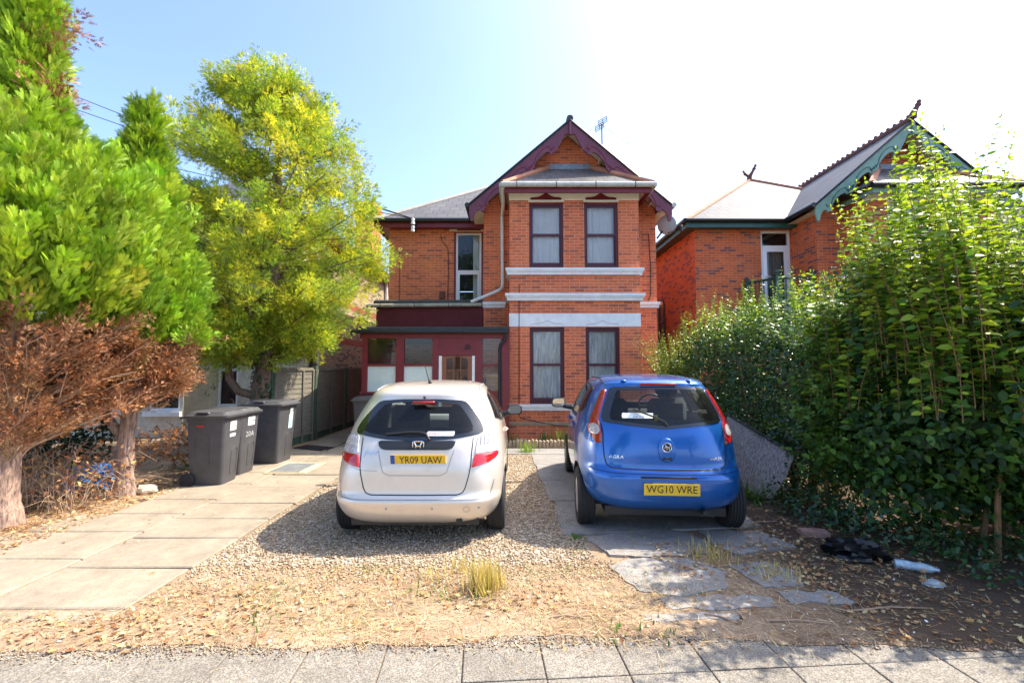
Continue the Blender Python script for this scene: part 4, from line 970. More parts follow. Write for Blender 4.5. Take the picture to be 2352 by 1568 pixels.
K = Car(tabS, 1.30, pchip([.2, .5, .75, .95, 1.3, 1.52], [5.6, 6.0, 5.0, 4.2, 4.2, 3.0]), 3.4)
car1 = thing("parked_car", (-.91, 4.15, 0), "silver hatchback with short roof antenna and yellow plate parked on the gravel", "car")
zs = sorted(set(list(np.linspace(.20, .52, 17))+list(np.linspace(.52, 1.36, 29))+list(np.linspace(1.36, 1.5155, 14))))
outer = K.solid(zs); zi = sorted(set(list(np.linspace(.32, 1.36, 24))+list(np.linspace(1.36, 1.475, 8)))); inner = K.solid(zi, .045)
def prism_y(poly, y0, y1): m = MB(); m.prism([(x, y0, z) for x, z in poly], (0, y1-y0, 0)); return m
def prism_x(poly, x0, x1): m = MB(); m.prism([(x0, y, z) for y, z in poly], (x1-x0, 0, 0)); return m
def cyl_x(y, z, r, x0, x1): m = MB(); m.lathe([(.0001, x0), (r, x0), (r, x1), (.0001, x1)], (0, y, z), 'x', 40); return m
def shrink(pts, k): c = np.mean(pts, 0); return [tuple(c+(np.array(p)-c)*k) for p in pts]
RW = corner_round([(-.645, 1.02), (-.30, .975), (0, .962), (.30, .975), (.645, 1.02), (.60, 1.13), (.445, 1.325), (.20, 1.345), (-.20, 1.345), (-.445, 1.325), (-.60, 1.13)], .05)
RWc = shrink(RW, .86)
sideW = [corner_round(q, .03) for q in ([(.60, 1.13), (.80, 1.36), (1.02, 1.40), (1.02, 1.06)], [(1.08, 1.05), (1.08, 1.405), (1.72, 1.425), (1.72, 1.02)], [(1.79, 1.015), (1.79, 1.425), (2.0, 1.40), (2.62, 1.03)])]
WS = [(-.60, 1.06), (.60, 1.06), (.50, 1.385), (-.50, 1.385)]
cut = [(prism_y(RWc, -.3, .95), 1), (prism_y(WS, 1.75, 4.2), 1)]+[(prism_x(shrink(q, .93), -1.2, 1.2), 1) for q in sideW]
for wy in (.61, 3.10): cut += [(cyl_x(wy, .32, .335, .52, 1.1), 2), (cyl_x(wy, .32, .335, -1.1, -.52), 2)]
me = boolean_body(outer, inner, cut, [SIL, TRIM, PLA]); o = finish("body", me, None, True, 32); o.parent = car1
def frit_rear(root, car, outline, inner_k=.87):
    m = patch(car.rear, outline, [(1.0, -.004), (.995, .006), (inner_k, .006), (.6, .006), (.3, .006)], 72, False, [0, 0, 1, 1, 1]); return put(m, "rear_window", [INK, CGL], root)
BLKGL = mat("black_glass", (.008, .009, .010), .06, var=0, coat=1); INKG = BLKGL
m = patch(K.rear, RW, [(1.0, -.004), (.995, .006), (.84, .006), (.6, .006), (.3, .006)], 72, False, [0, 0, 1, 1, 1]); put(m, "rear_window", [BLKGL, CGL], car1)
for sg in (-1, 1):
    for q in sideW: m = patch(lambda a, b, e: K.side(a, b, sg, e), q, [(1.0, -.006), (.985, .004), (.93, .004), (.5, .004)], 48, sg > 0, [0, 0, 1, 1]); put(m, "side_window", [PLA, CGL], car1)
m = MB(); m.add([(-.62, K.y1(1.05)-.01, 1.05), (.62, K.y1(1.05)-.01, 1.05), (.5, K.y1(1.39)-.05, 1.39), (-.5, K.y1(1.39)-.05, 1.39)], [(0, 1, 2, 3)]); put(m, "windscreen", CGL, car1, False)
# tailgate panel, its gaps, lamps
TG = [(-.535, .99), (-.52, .74), (-.505, .66), (-.475, .55), (-.45, .505), (-.40, .488), (0, .485), (.40, .488), (.45, .505), (.475, .55), (.505, .66), (.52, .74), (.535, .99)]
put(ribbon(K.rear, TG, .009, .0022, False, 90), "tailgate_gap", INK, car1)
put(ribbon(K.rear, [(-.62, .735), (-.52, .705), (-.35, .70)], .004, .0018, False, 20), "body_crease", mat("crease_grey", (.30, .31, .32), .3, metal=.5, var=0), car1)
for sg in (-1, 1):
    red = [(.525, .725), (.62, .745), (.70, .77), (.765, .80), (.772, .84), (.552, .84)]; clr = [(.552, .844), (.772, .844), (.765, .91), (.735, .975), (.70, 1.01), (.62, 1.015), (.575, 1.005)]
    for nm, q, mm in (("tail_lamp", red, LRED), ("tail_lamp", clr, LCLR)):
        q = corner_round([(sg*a, b) for a, b in q], .012, 3); put(patch(K.rear, q, [(1.0, -.012), (.97, .012), (.7, .015), (.35, .016)], 40, sg < 0), nm, mm, car1)
    led = MB()
    for r_ in range(4):
        for c_ in range(3): p = K.rear(sg*(.60+c_*.032), .925+r_*.021, .018); led.ball(p, .008, 0, 6, 4)
    put(led, "lamp_led", CHR, car1)
HG = [(-.375, .965), (.375, .965), (.355, .905), (.30, .885), (-.30, .885), (-.355, .905)]
put(patch(K.rear, corner_round(HG, .012), [(1.0, -.004), (.985, .008), (.5, .009)], 48), "handle_garnish", PLA, car1)
RC = [(-.36, .885), (.36, .885), (.30, .69), (.24, .66), (-.24, .66), (-.30, .69)]
put(ribbon(K.rear, RC[5:]+RC[:0]+[(-.36, .885)], .006, .0025, False, 10), "plate_recess", mat("silver_edge", (.42, .42, .41), .3, metal=.6, var=0), car1)
put(ribbon(K.rear, [(-.36, .885), (-.30, .69), (-.24, .66), (.24, .66), (.30, .69), (.36, .885)], .007, .0025, False, 60), "plate_recess", mat("silver_edge", (.42, .42, .41), .3, metal=.6, var=0), car1)
flat_plate(car1, "YR09 UAW", .03, float(K.y0(.80))-.014, .80, -.28, True)
# emblem: an upright letter in a rounded frame
em = MB(); ey = float(K.y0(.935))-.016; ex = .02; ez_ = .925
em.tube([(ex+.052*math.copysign(abs(math.cos(a))**.5, math.cos(a))*(1+.12*math.sin(a)), ey, ez_+.042*math.copysign(abs(math.sin(a))**.5, math.sin(a))) for a in (2*math.pi*k/24 for k in range(25))], .0055, 6)
for sg in (-1, 1): em.tube([(ex+sg*.036, ey-.002, ez_+.034), (ex+sg*.020, ey-.002, ez_), (ex+sg*.022, ey-.002, ez_-.034)], .0065, 6)
em.tube([(ex-.02, ey-.002, ez_-.002), (ex+.02, ey-.002, ez_-.002)], .006, 6); put(em, "emblem", CHR, car1)
lettering("badge_lettering", "Jazz", .062, K, -.435, .86, CHR, car1, .006, .35, sx=1.35)
st = patch(K.rear, [(.09, 1.005), (.355, 1.005), (.355, 1.045), (.09, 1.045)], [(1, .009), (.5, .009)], 24); so = put(st, "window_sticker", STK, car1, False)
lettering("sticker_lettering", "HONDA", .026, K, .155, 1.024, REDI, car1, .011, parent=so, sx=1.2); lettering("sticker_lettering", "Sales & Service", .011, K, .275, 1.034, INK, car1, .011, parent=so); lettering("sticker_lettering", "approved dealer", .009, K, .275, 1.018, INK, car1, .011, parent=so)
a_ = lambda x, z, e=.02: K.rear(x, z, e)
wiper(car1, [a_(.12, .97), a_(.085, 1.015, .03), a_(.02, 1.03, .03), a_(-.10, 1.033, .022), a_(-.30, 1.015, .018)], .011)
hs = MB(); hs.box(-.085, .135, .30, .38, 1.305, 1.33, 0, .008); put(hs, "brake_lamp", LRED2, car1)
nz_ = MB(); nz_.ball(K.rear(.02, 1.362, .008), .014, 0, 10, 6); put(nz_, "washer_nozzle", PLA, car1)
an = MB(); an.tube([(.0, .80, 1.47), (.0, .79, 1.505), (-.01, .775, 1.53)], [.024, .018, .009], 10); an.tube([(-.01, .775, 1.53), (-.035, .70, 1.67)], [.006, .004], 8); an.ball((-.036, .698, 1.675), .007, 0, 8, 6); put(an, "antenna", PLA, car1)
for sg in (-1, 1):
    g = MB(); v0 = []
    for yy in np.linspace(.52, 2.0, 16):
        x = .545 if yy > .8 else .545+.06*(.8-yy)/.28
        zz = 0
        for z in np.linspace(1.5155, 1.36, 60):
            b = (K.yc-float(K.y0(z))) if yy < K.yc else (float(K.y1(z))-K.yc); n = float(K.nr(z)) if yy < K.yc else K.nf; q = abs(yy-K.yc)/b
            if q < 1 and float(K.w(z))*(1-q**n)**(1/n) >= x: zz = z; break
        if zz: v0.append((sg*x, yy, zz+.004))
    if len(v0) > 2: g.tube(v0, .008, 5); put(g, "roof_moulding", mat("moulding_grey", (.25, .25, .25), .5), car1)
for x in (-.66, -.245, .175, .60): b = MB(); p = K.rear(x, .375, .003); b.tube([p, p+Vector((0, .006, 0))], .0125, 14); put(b, "parking_sensor", mat("sensor_grey", (.36, .35, .33), .4), car1)
put(ribbon(K.rear, [(.49+.027*math.cos(a), .365+.027*math.sin(a)) for a in (2*math.pi*k/24 for k in range(24))], .0035, .002, True, 40), "tow_eye_cap", mat("crease_grey", (.30, .31, .32), .3, metal=.5, var=0), car1)
put(ribbon(K.rear, [(-.74, .60), (-.70, .462), (-.55, .452), (.55, .452), (.70, .462), (.74, .60)], .006, .0015, False, 80), "bumper_gap", mat("crease_grey", (.30, .31, .32), .3, metal=.5, var=0), car1)
for sg in (-1, 1):
    for yy in (1.05, 1.76): put(ribbon(lambda a, b, e: K.side(a, b, sg, e), [(yy, .40), (yy, 1.02)], .007, .002, False, 20), "door_gap", INK, car1)
    h = MB(); h.tube([K.side(1.15, .93, sg, .01), K.side(1.22, .93, sg, .03), K.side(1.36, .93, sg, .01)], .014, 8); put(h, "door_handle", SIL, car1)
for wy in (.61, 3.10):
    for sg in (-1, 1): wheel(car1, sg*.745, wy, .295, .19, sg, 7)
mirror(car1, .95, 2.42, 1.055, 1, PLA); mirror(car1, -.95, 2.42, 1.055, -1, PLA)
cabin(car1, K, 1.95, .62, 1.02, .6, True, mat("pale_trim", (.28, .28, .27), .6))
un = MB(); un.box(-.60, .60, .12, 3.6, .19, .255); un.tube([(.42, .06, .25), (.42, .5, .25)], .03, 8); put(un, "underbody", PLA, car1, False)

# --- blue hatchback
BLU = carpaint("blue_paint", (.004, .10, .37), .45, .28, (.25, .25, .28), .04)
tabB = [(.27, .66, .16, 3.52), (.31, .745, .085, 3.62), (.36, .795, .035, 3.70), (.43, .828, .006, 3.73), (.50, .838, .0, 3.74), (.58, .841, .0, 3.74), (.635, .842, .008, 3.73), (.665, .842, .030, 3.72), (.70, .842, .062, 3.68), (.80, .840, .070, 3.60), (.90, .832, .082, 3.50), (1.0, .815, .105, 3.30), (1.06, .80, .125, 3.05), (1.12, .782, .155, 2.86),
        (1.22, .745, .215, 2.66), (1.32, .70, .275, 2.46), (1.42, .645, .335, 2.26), (1.47, .612, .365, 2.16), (1.49, .598, .362, 2.12), (1.515, .575, .38, 2.05), (1.54, .54, .46, 1.97), (1.56, .485, .60, 1.86), (1.575, .41, .78, 1.74), (1.587, .28, 1.0, 1.56), (1.592, .13, 1.15, 1.4)]
KB = Car(tabB, 1.30, pchip([.27, .55, .75, 1.0, 1.45, 1.6], [4.6, 4.8, 4.4, 3.9, 4.0, 3.0]), 3.4)
car2 = thing("parked_car", (1.49, 4.29, 0), "blue hatchback with tall red tail lamps and yellow plate parked on the broken slabs", "car"); car2.rotation_euler = (0, 0, math.radians(-4))
zs = sorted(set(list(np.linspace(.27, .72, 20))+list(np.linspace(.72, 1.46, 26))+list(np.linspace(1.46, 1.5915, 14))))
outer = KB.solid(zs); inner = KB.solid(sorted(set(list(np.linspace(.38, 1.44, 24))+list(np.linspace(1.44, 1.55, 8)))), .045)
RW = corner_round([(-.60, 1.115), (-.30, 1.085), (0, 1.055), (.30, 1.085), (.60, 1.115), (.585, 1.20), (.485, 1.455), (.25, 1.468), (-.25, 1.468), (-.485, 1.455), (-.585, 1.20)], .035)
sideW = [corner_round(q, .03) for q in ([(.62, 1.20), (.74, 1.44), (.92, 1.47), (.92, 1.13)], [(.98, 1.12), (.98, 1.475), (1.62, 1.49), (1.62, 1.08)], [(1.69, 1.075), (1.69, 1.49), (1.95, 1.465), (2.62, 1.10)])]
WS = [(-.60, 1.13), (.60, 1.13), (.50, 1.465), (-.50, 1.465)]
cut = [(prism_y(shrink(RW, .86), -.3, .95), 1), (prism_y(WS, 1.75, 4.2), 1)]+[(prism_x(shrink(q, .93), -1.2, 1.2), 1) for q in sideW]
for wy in (.56, 2.92): cut += [(cyl_x(wy, .32, .335, .50, 1.1), 2), (cyl_x(wy, .32, .335, -1.1, -.50), 2)]
PR = [(-.36, .625), (.36, .625), (.33, .55), (.27, .42), (-.27, .42), (-.33, .55)]
me = boolean_body(outer, inner, cut, [BLU, TRIM, PLA]); o = finish("body", me, None, True, 32); o.parent = car2
put(patch(KB.rear, RW, [(1.0, -.004), (.995, .006), (.86, .006), (.6, .006), (.3, .006)], 72, False, [0, 0, 1, 1, 1]), "rear_window", [BLKGL, CGL], car2)
for sg in (-1, 1):
    for q in sideW: put(patch(lambda a, b, e: KB.side(a, b, sg, e), q, [(1.0, -.006), (.985, .004), (.93, .004), (.5, .004)], 48, sg > 0, [0, 0, 1, 1]), "side_window", [PLA, CGL], car2)
m = MB(); m.add([(-.62, KB.y1(1.12)-.01, 1.12), (.62, KB.y1(1.12)-.01, 1.12), (.5, KB.y1(1.47)-.05, 1.47), (-.5, KB.y1(1.47)-.05, 1.47)], [(0, 1, 2, 3)]); put(m, "windscreen", CGL, car2, False)
for sg in (-1, 1):
    inn = [(.505, 1.44), (.54, 1.33), (.585, 1.21), (.61, 1.13), (.598, 1.07), (.592, 1.0), (.598, .94), (.612, .90)]; out_ = [(.548, 1.445), (.604, 1.33), (.664, 1.21), (.698, 1.13), (.712, 1.06), (.715, .99), (.695, .94), (.655, .905)]
    put(loft(KB.rear, [(sg*a, b) for a, b in inn], [(sg*a, b) for a, b in out_], 28, 6, .014, sg > 0), "tail_lamp", LRED2, car2)
    rr_ = MB(); c0 = KB.rear(sg*.655, 1.045, .016); 
    lens = patch(KB.rear, [(sg*(.655+.050*math.cos(a)), 1.035+.055*math.sin(a)) for a in (2*math.pi*k/24 for k in range(24))], [(1, .012), (.93, .024), (.5, .028)], 32, sg < 0); put(lens, "reversing_lamp", LGRY, car2)
    put(ribbon(KB.rear, [(sg*(.655+.053*math.cos(a)), 1.035+.058*math.sin(a)) for a in (2*math.pi*k/24 for k in range(24))], .008, .02, True, 40), "lamp_ring", LRED, car2)
TG = [(-.60, 1.10), (-.588, 1.0), (-.592, .90), (-.588, .80), (-.57, .72), (-.53, .692), (-.40, .684), (0, .678), (.40, .684), (.53, .692), (.57, .72), (.588, .80), (.592, .90), (.588, 1.0), (.60, 1.10)]
put(ribbon(KB.rear, TG, .010, .0025, False, 100), "tailgate_gap", INK, car2)
put(ribbon(KB.rear, [(-.74, .665), (-.5, .650), (0, .645), (.5, .650), (.74, .665)], .006, .0015, False, 60), "bumper_gap", mat("deep_blue_edge", (.006, .02, .13), .3, var=0), car2)
put(patch(KB.rear, corner_round(PR, .03), [(1.0, .001), (.98, -.012), (.9, -.02), (.5, -.02)], 64), "plate_recess", BLU, car2)
rc = MB(); rc.box(-.26, .26, -.004, .05, .608, .628, 0, .005); put(rc, "plate_lamp_bar", PLA, car2)
flat_plate(car2, "WG10 WRE", .02, -.022, .515, -.04, False)
# round emblem: ring with a winged beast in relief, on a raised boss over the tailgate handle
put(patch(KB.rear, [(.005+.085*math.copysign(abs(math.cos(a))**.8, math.cos(a)), .865+.115*math.sin(a)) for a in (2*math.pi*k/30 for k in range(30))], [(1, .001), (.9, .014), (.5, .018)], 40), "emblem_boss", BLU, car2)
ec = KB.rear(.005, .89, .024); e_ = MB(); e_.tube([(ec.x+.043*math.cos(a), ec.y-.004, ec.z+.043*math.sin(a)) for a in (2*math.pi*k/28 for k in range(29))], .006, 6); put(e_, "emblem_ring", CHR, car2)
e_ = MB(); e_.add([(ec.x+.04*math.cos(a), ec.y-.003, ec.z+.04*math.sin(a)) for a in (2*math.pi*k/28 for k in range(28))], [tuple(range(28))]); put(e_, "emblem_disc", mat("emblem_dark", (.05, .05, .055), .25, metal=.6, var=0), car2, False)
e_ = MB(); e_.tube([(ec.x-.03, ec.y-.007, ec.z-.006), (ec.x-.008, ec.y-.008, ec.z+.004), (ec.x+.012, ec.y-.008, ec.z-.002), (ec.x+.03, ec.y-.007, ec.z+.012)], [.006, .008, .008, .005], 6); e_.tube([(ec.x-.008, ec.y-.008, ec.z+.004), (ec.x-.018, ec.y-.008, ec.z+.028)], [.008, .003], 6); e_.tube([(ec.x+.002, ec.y-.008, ec.z), (ec.x-.006, ec.y-.008, ec.z-.024)], [.007, .004], 6); e_.tube([(ec.x+.016, ec.y-.008, ec.z), (ec.x+.02, ec.y-.008, ec.z-.022)], [.006, .004], 6); put(e_, "emblem_beast", CHR, car2)
hh = MB(); hh.box(-.045, .055, float(KB.y0(.79))-.016, float(KB.y0(.79))+.01, .765, .81, 0, .008); put(hh, "tailgate_handle", PLA, car2)
lettering("badge_lettering", "AGILA", .042, KB, -.475, .792, CHR, car2, .006, .15, sx=1.15); lettering("badge_lettering", "ecoFLEX", .036, KB, .47, .785, CHR, car2, .006, .1, sx=.9)
bl_ = MB(); bl_.box(-.18, .19, .335, .37, 1.478, 1.503, 0, .008); put(bl_, "brake_lamp", LRED2, car2)
for sg in (-1, 1): b = MB(); b.ball((sg*.34, .42, 1.527), .032, 0, 12, 6, (1, .7, .35)); put(b, "roof_cap", BLU, car2)
a_ = lambda x, z, e=.02: KB.rear(x, z, e)
wiper(car2, [a_(.03, 1.085, .025), a_(.0, 1.12, .035), a_(-.10, 1.165, .03), a_(-.28, 1.235, .02)], .009)
st = patch(KB.rear, [(-.395, 1.155), (-.09, 1.155), (-.09, 1.205), (-.395, 1.205)], [(1, .009), (.5, .009)], 24); so = put(st, "window_sticker", STK, car2, False)
lettering("sticker_lettering", "car sales", .016, KB, -.25, 1.192, INK, car2, .011, parent=so); lettering("sticker_lettering", "01404 45187", .020, KB, -.235, 1.168, INK, car2, .011, parent=so)
tg = MB(); tg.box(-.07, -.04, .215, .225, 1.13, 1.19); put(tg, "yellow_tag", YEL, car2)
for sg in (-1, 1):
    for yy in (.95, 1.65): put(ribbon(lambda a, b, e: KB.side(a, b, sg, e), [(yy, .40), (yy, 1.08)], .007, .002, False, 20), "door_gap", INK, car2)
    for yy in (1.05, 1.78): h = MB(); h.tube([KB.side(yy, .98, sg, .008), KB.side(yy+.07, .985, sg, .035), KB.side(yy+.18, .99, sg, .008)], .014, 8); put(h, "door_handle", BLU, car2)
    g = MB(); v0 = []
    for yy in np.linspace(.47, 2.0, 16):
        for z in np.linspace(1.5915, 1.44, 60):
            b = (KB.yc-float(KB.y0(z))) if yy < KB.yc else (float(KB.y1(z))-KB.yc); n = float(KB.nr(z)) if yy < KB.yc else KB.nf; q = abs(yy-KB.yc)/b
            if q < 1 and float(KB.w(z))*(1-q**n)**(1/n) >= .53: v0.append((sg*.53, yy, z+.002)); break
    if len(v0) > 2: g.tube(v0, .008, 5); put(g, "roof_moulding", INK, car2)
put(ribbon(lambda a, b, e: KB.side(a, b, -1, e), [(.58+.085*math.cos(a), .93+.085*math.sin(a)) for a in (2*math.pi*k/24 for k in range(24))], .005, .002, True, 40), "fuel_flap", mat("deep_blue_edge", (.006, .02, .13), .3, var=0), car2)
for wy in (.56, 2.92):
    for sg in (-1, 1): wheel(car2, sg*.745, wy, .30, .185, sg, 8)
mirror(car2, -.955, 2.45, 1.14, -1, PLA); mirror(car2, .955, 2.45, 1.14, 1, PLA)
cabin(car2, KB, 1.85, .55, 1.10, .6, True)
un = MB(); un.box(-.58, .58, .16, 3.4, .22, .30); un.tube([(.34, .02, .29), (.34, .4, .27)], .026, 8); put(un, "underbody", PLA, car2, False)
# ------------------------------------------------------------------ bins
BINM = mat("bin_plastic", (.062, .062, .066), .5, var=.22, scale=5, bmp=.12, bscale=250)
def rrect(x0, x1, y0, y1, r, z, n=5):
    out = []
    for cx, cy, a0 in ((x1-r, y1-r, 0), (x0+r, y1-r, 90), (x0+r, y0+r, 180), (x1-r, y0+r, 270)):
        for k in range(n+1): a = math.radians(a0+90*k/n); out.append((cx+r*math.cos(a), cy+r*math.sin(a), z))
    return out
def stack(mb, rings, mi=0):
    n = len(rings[0]); o = len(mb.v)
    for r in rings: mb.v += r
    for i in range(len(rings)-1):
        for k in range(n): mb.f.append((o+i*n+k, o+i*n+(k+1) % n, o+(i+1)*n+(k+1) % n, o+(i+1)*n+k)); mb.m.append(mi)
    mb.f += [tuple(o+k for k in range(n-1, -1, -1)), tuple(o+(len(rings)-1)*n+k for k in range(n))]; mb.m += [mi, mi]
def wheelie_bin(loc, wd, dp, h, rz, label, marks):
    """front faces +X; wd across (Y), dp front to back (X)"""
    t = thing("wheelie_bin", loc, label, "wheelie bin", "wheelie bins in the front garden"); w2 = wd/2
    b = MB(); R = []
    for k, (z, s) in enumerate(((.02, .77), (.06, .80), (h*.5, .89), (h*.86, .96), (h*.862, .985), (h*.91, .99))): R.append(rrect(-dp*s*.5, dp*s*.5, -w2*s, w2*s, .05, z))
    stack(b, R)
    o = b.build("body", BINM, None, True, 35); o.parent = t
    rb = MB()                                                   # moulded panel ribs on the near and front faces
    q = [(-dp*.24, .30), (-dp*.24, h*.70), (dp*.10, h*.70), (dp*.10, .30)]; f = lambda z: (.80+(z-.06)/(h*.86-.06)*.16)*w2+.001
    for sy in (-1, 1): r1 = MB(); r1.tube([(x, sy*f(z), z) for x, z in corner_round(q, .06, 4)][2:-2], .006, 5); r2 = r1.build("moulding", BINM, None, True); r2.parent = o
    fx = lambda z: dp*.5*(.80+(z-.06)/(h*.86-.06)*.16)+.001
    rb.tube([(fx(z), y, z) for y, z in corner_round([(w2*.55, .12), (w2*.55, h*.48), (-w2*.05, h*.48), (-w2*.05, .12)], .06, 4)][2:-2], .006, 5)
    ro = rb.build("moulding", BINM, None, True); ro.parent = o
    l = MB(); z = h*.912
    stack(l, [rrect(-dp*.53, dp*.56, -w2*1.08, w2*1.08, .05, z), rrect(-dp*.545, dp*.575, -w2*1.10, w2*1.10, .055, z+.012), rrect(-dp*.545, dp*.575, -w2*1.10, w2*1.10, .055, z+.035), rrect(-dp*.50, dp*.53, -w2*1.0, w2*1.0, .06, z+.05), rrect(-dp*.46, dp*.48, -w2*.90, w2*.90, .06, z+.085), rrect(-dp*.40, dp*.42, -w2*.78, w2*.78, .06, z+.092)])
    lo = l.build("lid", BINM, None, True, 35); lo.parent = t
    g = MB(); g.box(-.12, .06, -w2*1.04, -w2*.86, z+.0502, z+.085, 0, .012); g2 = g.build("lid_grip", BINM, None, True); g2.parent = lo
    g = MB(); g.box(-.10, .04, -w2*1.045, -w2*.9, z+.056, z+.078); g2 = g.build("grip_recess", INK); g2.parent = lo
    g = MB()
    for sy in (-.55, .55): g.box(dp*.30, dp*.46, sy*w2-.045, sy*w2+.045, z+.087, z+.091)
    g2 = g.build("lid_slot", INK); g2.parent = lo
    hd = MB(); hd.tube([(-dp*.52, -w2*.75, z+.01), (-dp*.66, -w2*.75, z+.0), (-dp*.66, w2*.75, z+.0), (-dp*.52, w2*.75, z+.01)], .016, 8); ho = hd.build("handle", BINM, None, True); ho.parent = t
    for sy in (-1, 1):
        wv = MB(); y0 = sy*(w2*.80+.004); wv.lathe([(.001, y0), (.07, y0), (.098, y0+sy*.008), (.10, y0+sy*.02), (.098, y0+sy*.04), (.085, y0+sy*.05), (.07, y0+sy*.045), (.05, y0+sy*.05), (.001, y0+sy*.05)], (0, 0, 0), 'y', 28)
        wo = wv.build("wheel", RUB, None, True); wo.location = (-dp*.40, 0, .10); wo.parent = t
    for (kind, y, zz, sw, sh, txt) in marks:
        x = fx(zz)+.002; slope = (fx(zz+.1)-fx(zz-.1))/.2; m = MB(); n_ = 3
        m.add([(fx(zz-sh/2)+.003, y-sw/2, zz-sh/2), (fx(zz-sh/2)+.003, y+sw/2, zz-sh/2), (fx(zz+sh/2)+.003, y+sw/2, zz+sh/2), (fx(zz+sh/2)+.003, y-sw/2, zz+sh/2)], [(0, 1, 2, 3)])
        so = None
        if kind != 'paint': so = m.build("sticker", STK if kind == 's' else mat("blue_white_sticker", (.45, .66, .74), .5, var=.5, scale=14)); so.parent = t
        v, f = text_geo(txt, sh*.62 if kind != 'paint' else sh); q = MB(); q.v = [(fx(zz+c)+.005, y+a, zz+c) for a, c in v]; q.f = f; q.m = [0]*len(f)
        to = q.build("sticker_lettering", INK if kind != 'paint' else mat("faded_chalk", (.42, .42, .42), .9)); to.parent = so or t
    t.rotation_euler = (0, 0, rz); return t
wheelie_bin((-4.30, 6.50, .0), .48, .56, 1.05, math.radians(2), "nearest grey wheelie bin in the row, with its white 20A sticker", [('s', -.02, .83, .15, .13, "20A"), ('s', -.02, .70, .13, .045, "")])
wheelie_bin((-4.38, 7.08, .0), .46, .55, 1.04, math.radians(-4), "grey wheelie bin in the middle of the row with 20A chalked under its sticker", [('s', .02, .84, .16, .15, "20A"), ('paint', .0, .63, .2, .12, "20A")])
wheelie_bin((-4.27, 7.92, .0), .58, .68, 1.10, math.radians(-3), "largest grey wheelie bin beside the fence post with a blue and white sticker", [('s', .10, .90, .10, .12, "20A"), ('b', .09, .72, .12, .24, "")])
wheelie_bin((-3.08, 9.55, .0), .50, .56, 1.06, math.radians(-88), "grey wheelie bin standing before the porch behind the silver car", [])
rt = MB(); rt.box(-4.40, -4.30, 6.2555, 6.262, .835, .862); attach(rt.build("red_tab", mat("red_tab_plastic", (.45, .03, .03), .5)), [o for o in C.objects if o.get("label", "").startswith("nearest grey wheelie")][0])
# ------------------------------------------------------------------ fence
FW = mat("weathered_fence", (.17, .155, .12), .85, var=.3, scale=3, bmp=.3, bscale=25, stretch=(2, 2, 14)); FG = mat("green_stained_timber", (.045, .085, .05), .8, var=.35, scale=6)
ft = thing("panel_fence", (-4.65, 9.2, 0), "weathered waney panel fence with green posts running beside the path to the back", "fence")
FP = [(-4.86, 9.0, 1.80), (-4.62, 10.42, 1.70), (-4.60, 12.27, 1.66), (-4.60, 14.1, 1.62), (-4.60, 15.95, 1.62), (-4.60, 17.8, 1.62)]
for x, y, h in FP: p = MB(); p.box(x-.055, x+.055, y-.055, y+.055, 0, h, 0, .008); put(p, "post", FG, None, False).parent = None; o = C.objects[-1]; attach(o, ft)
for (xa, ya, _), (xb, yb, _) in zip(FP[:-1], FP[1:]):
    a, b = Vector((xa, ya+.06, 0)), Vector((xb, yb-.06, 0)); d = (b-a).normalized(); n = Vector((d.y, -d.x, 0)); m = MB(); L = (b-a).length
    m2 = MB(); m2.prism([a+n*.02, b+n*.02, b-n*.02, a-n*.02], (0, 0, .15)); m2.build("gravel_board", FG, ft)
    k = 0; z = .17
    while z < 1.55:
        h = .135; w1 = .010+random.uniform(-.004, .006)
        pts = [a+n*(.018)+Vector((0, 0, z-.01+random.uniform(-.008, .008))), b+n*.018+Vector((0, 0, z-.01+random.uniform(-.008, .008))), b+n*.004+Vector((0, 0, z+h)), a+n*.004+Vector((0, 0, z+h))]
        m.add(pts+[p-n*.008 for p in pts], [(0, 1, 2, 3), (0, 4, 5, 1), (7, 6, 5, 4)]); z += .105
    m.build("panel", FW, ft)
    m = MB()
    for t_ in (.02, .5, .98) if L > 1.5 else (.03, .70, .97): c = a+d*L*t_; m.prism([c+n*.022+d*.022, c+n*.042+d*.022, c+n*.042-d*.022, c+n*.022-d*.022], (0, 0, 1.60))
    for q in (.16, 1.60): m.prism([a+n*.022+Vector((0, 0, q)), b+n*.022+Vector((0, 0, q)), b+n*.040+Vector((0, 0, q)), a+n*.040+Vector((0, 0, q))], (0, 0, .035))
    m.build("batten", FW, ft)
# ------------------------------------------------------------------ foliage materials
LEAF = leafmat("leaf"); LEAFG = leafmat("glossy_leaf", .32, .55, .28); SPRAY = leafmat("conifer_spray", .6, .25, .45); LEYM = leafmat("cypress_spray", .55, .3, .26); DEADF = leafmat("dead_foliage", .9, .1, .15, (1.1, .9, .7)); LIT = leafmat("dry_leaf", .8, .15, .15, (1.1, .9, .6))
BARK = mat("pinkish_bark", (.27, .18, .135), .95, var=.75, scale=7, bmp=1.0, bscale=14, stretch=(5, 5, .9)); BARKD = mat("dark_bark", (.16, .105, .075), .95, var=.45, scale=5, bmp=.7, bscale=9, stretch=(5, 5, 1)); TWIG = mat("pale_twig", (.34, .23, .15), .9, var=.3); STEM = mat("brown_stem", (.24, .13, .06), .8, var=.3); GSTEM = mat("green_stem", (.22, .26, .07), .7, var=.2)
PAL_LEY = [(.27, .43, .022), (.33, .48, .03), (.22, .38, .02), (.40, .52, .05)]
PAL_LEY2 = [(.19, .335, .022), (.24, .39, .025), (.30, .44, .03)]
PAL_GOLD = [(.52, .53, .045), (.45, .50, .05), (.36, .45, .05), (.60, .56, .05), (.27, .38, .05)]
PAL_GRN = [(.20, .31, .045), (.25, .36, .05), (.30, .40, .05)]
PAL_BRN = [(.28, .12, .05), (.35, .165, .075), (.18, .075, .035), (.38, .21, .11)]
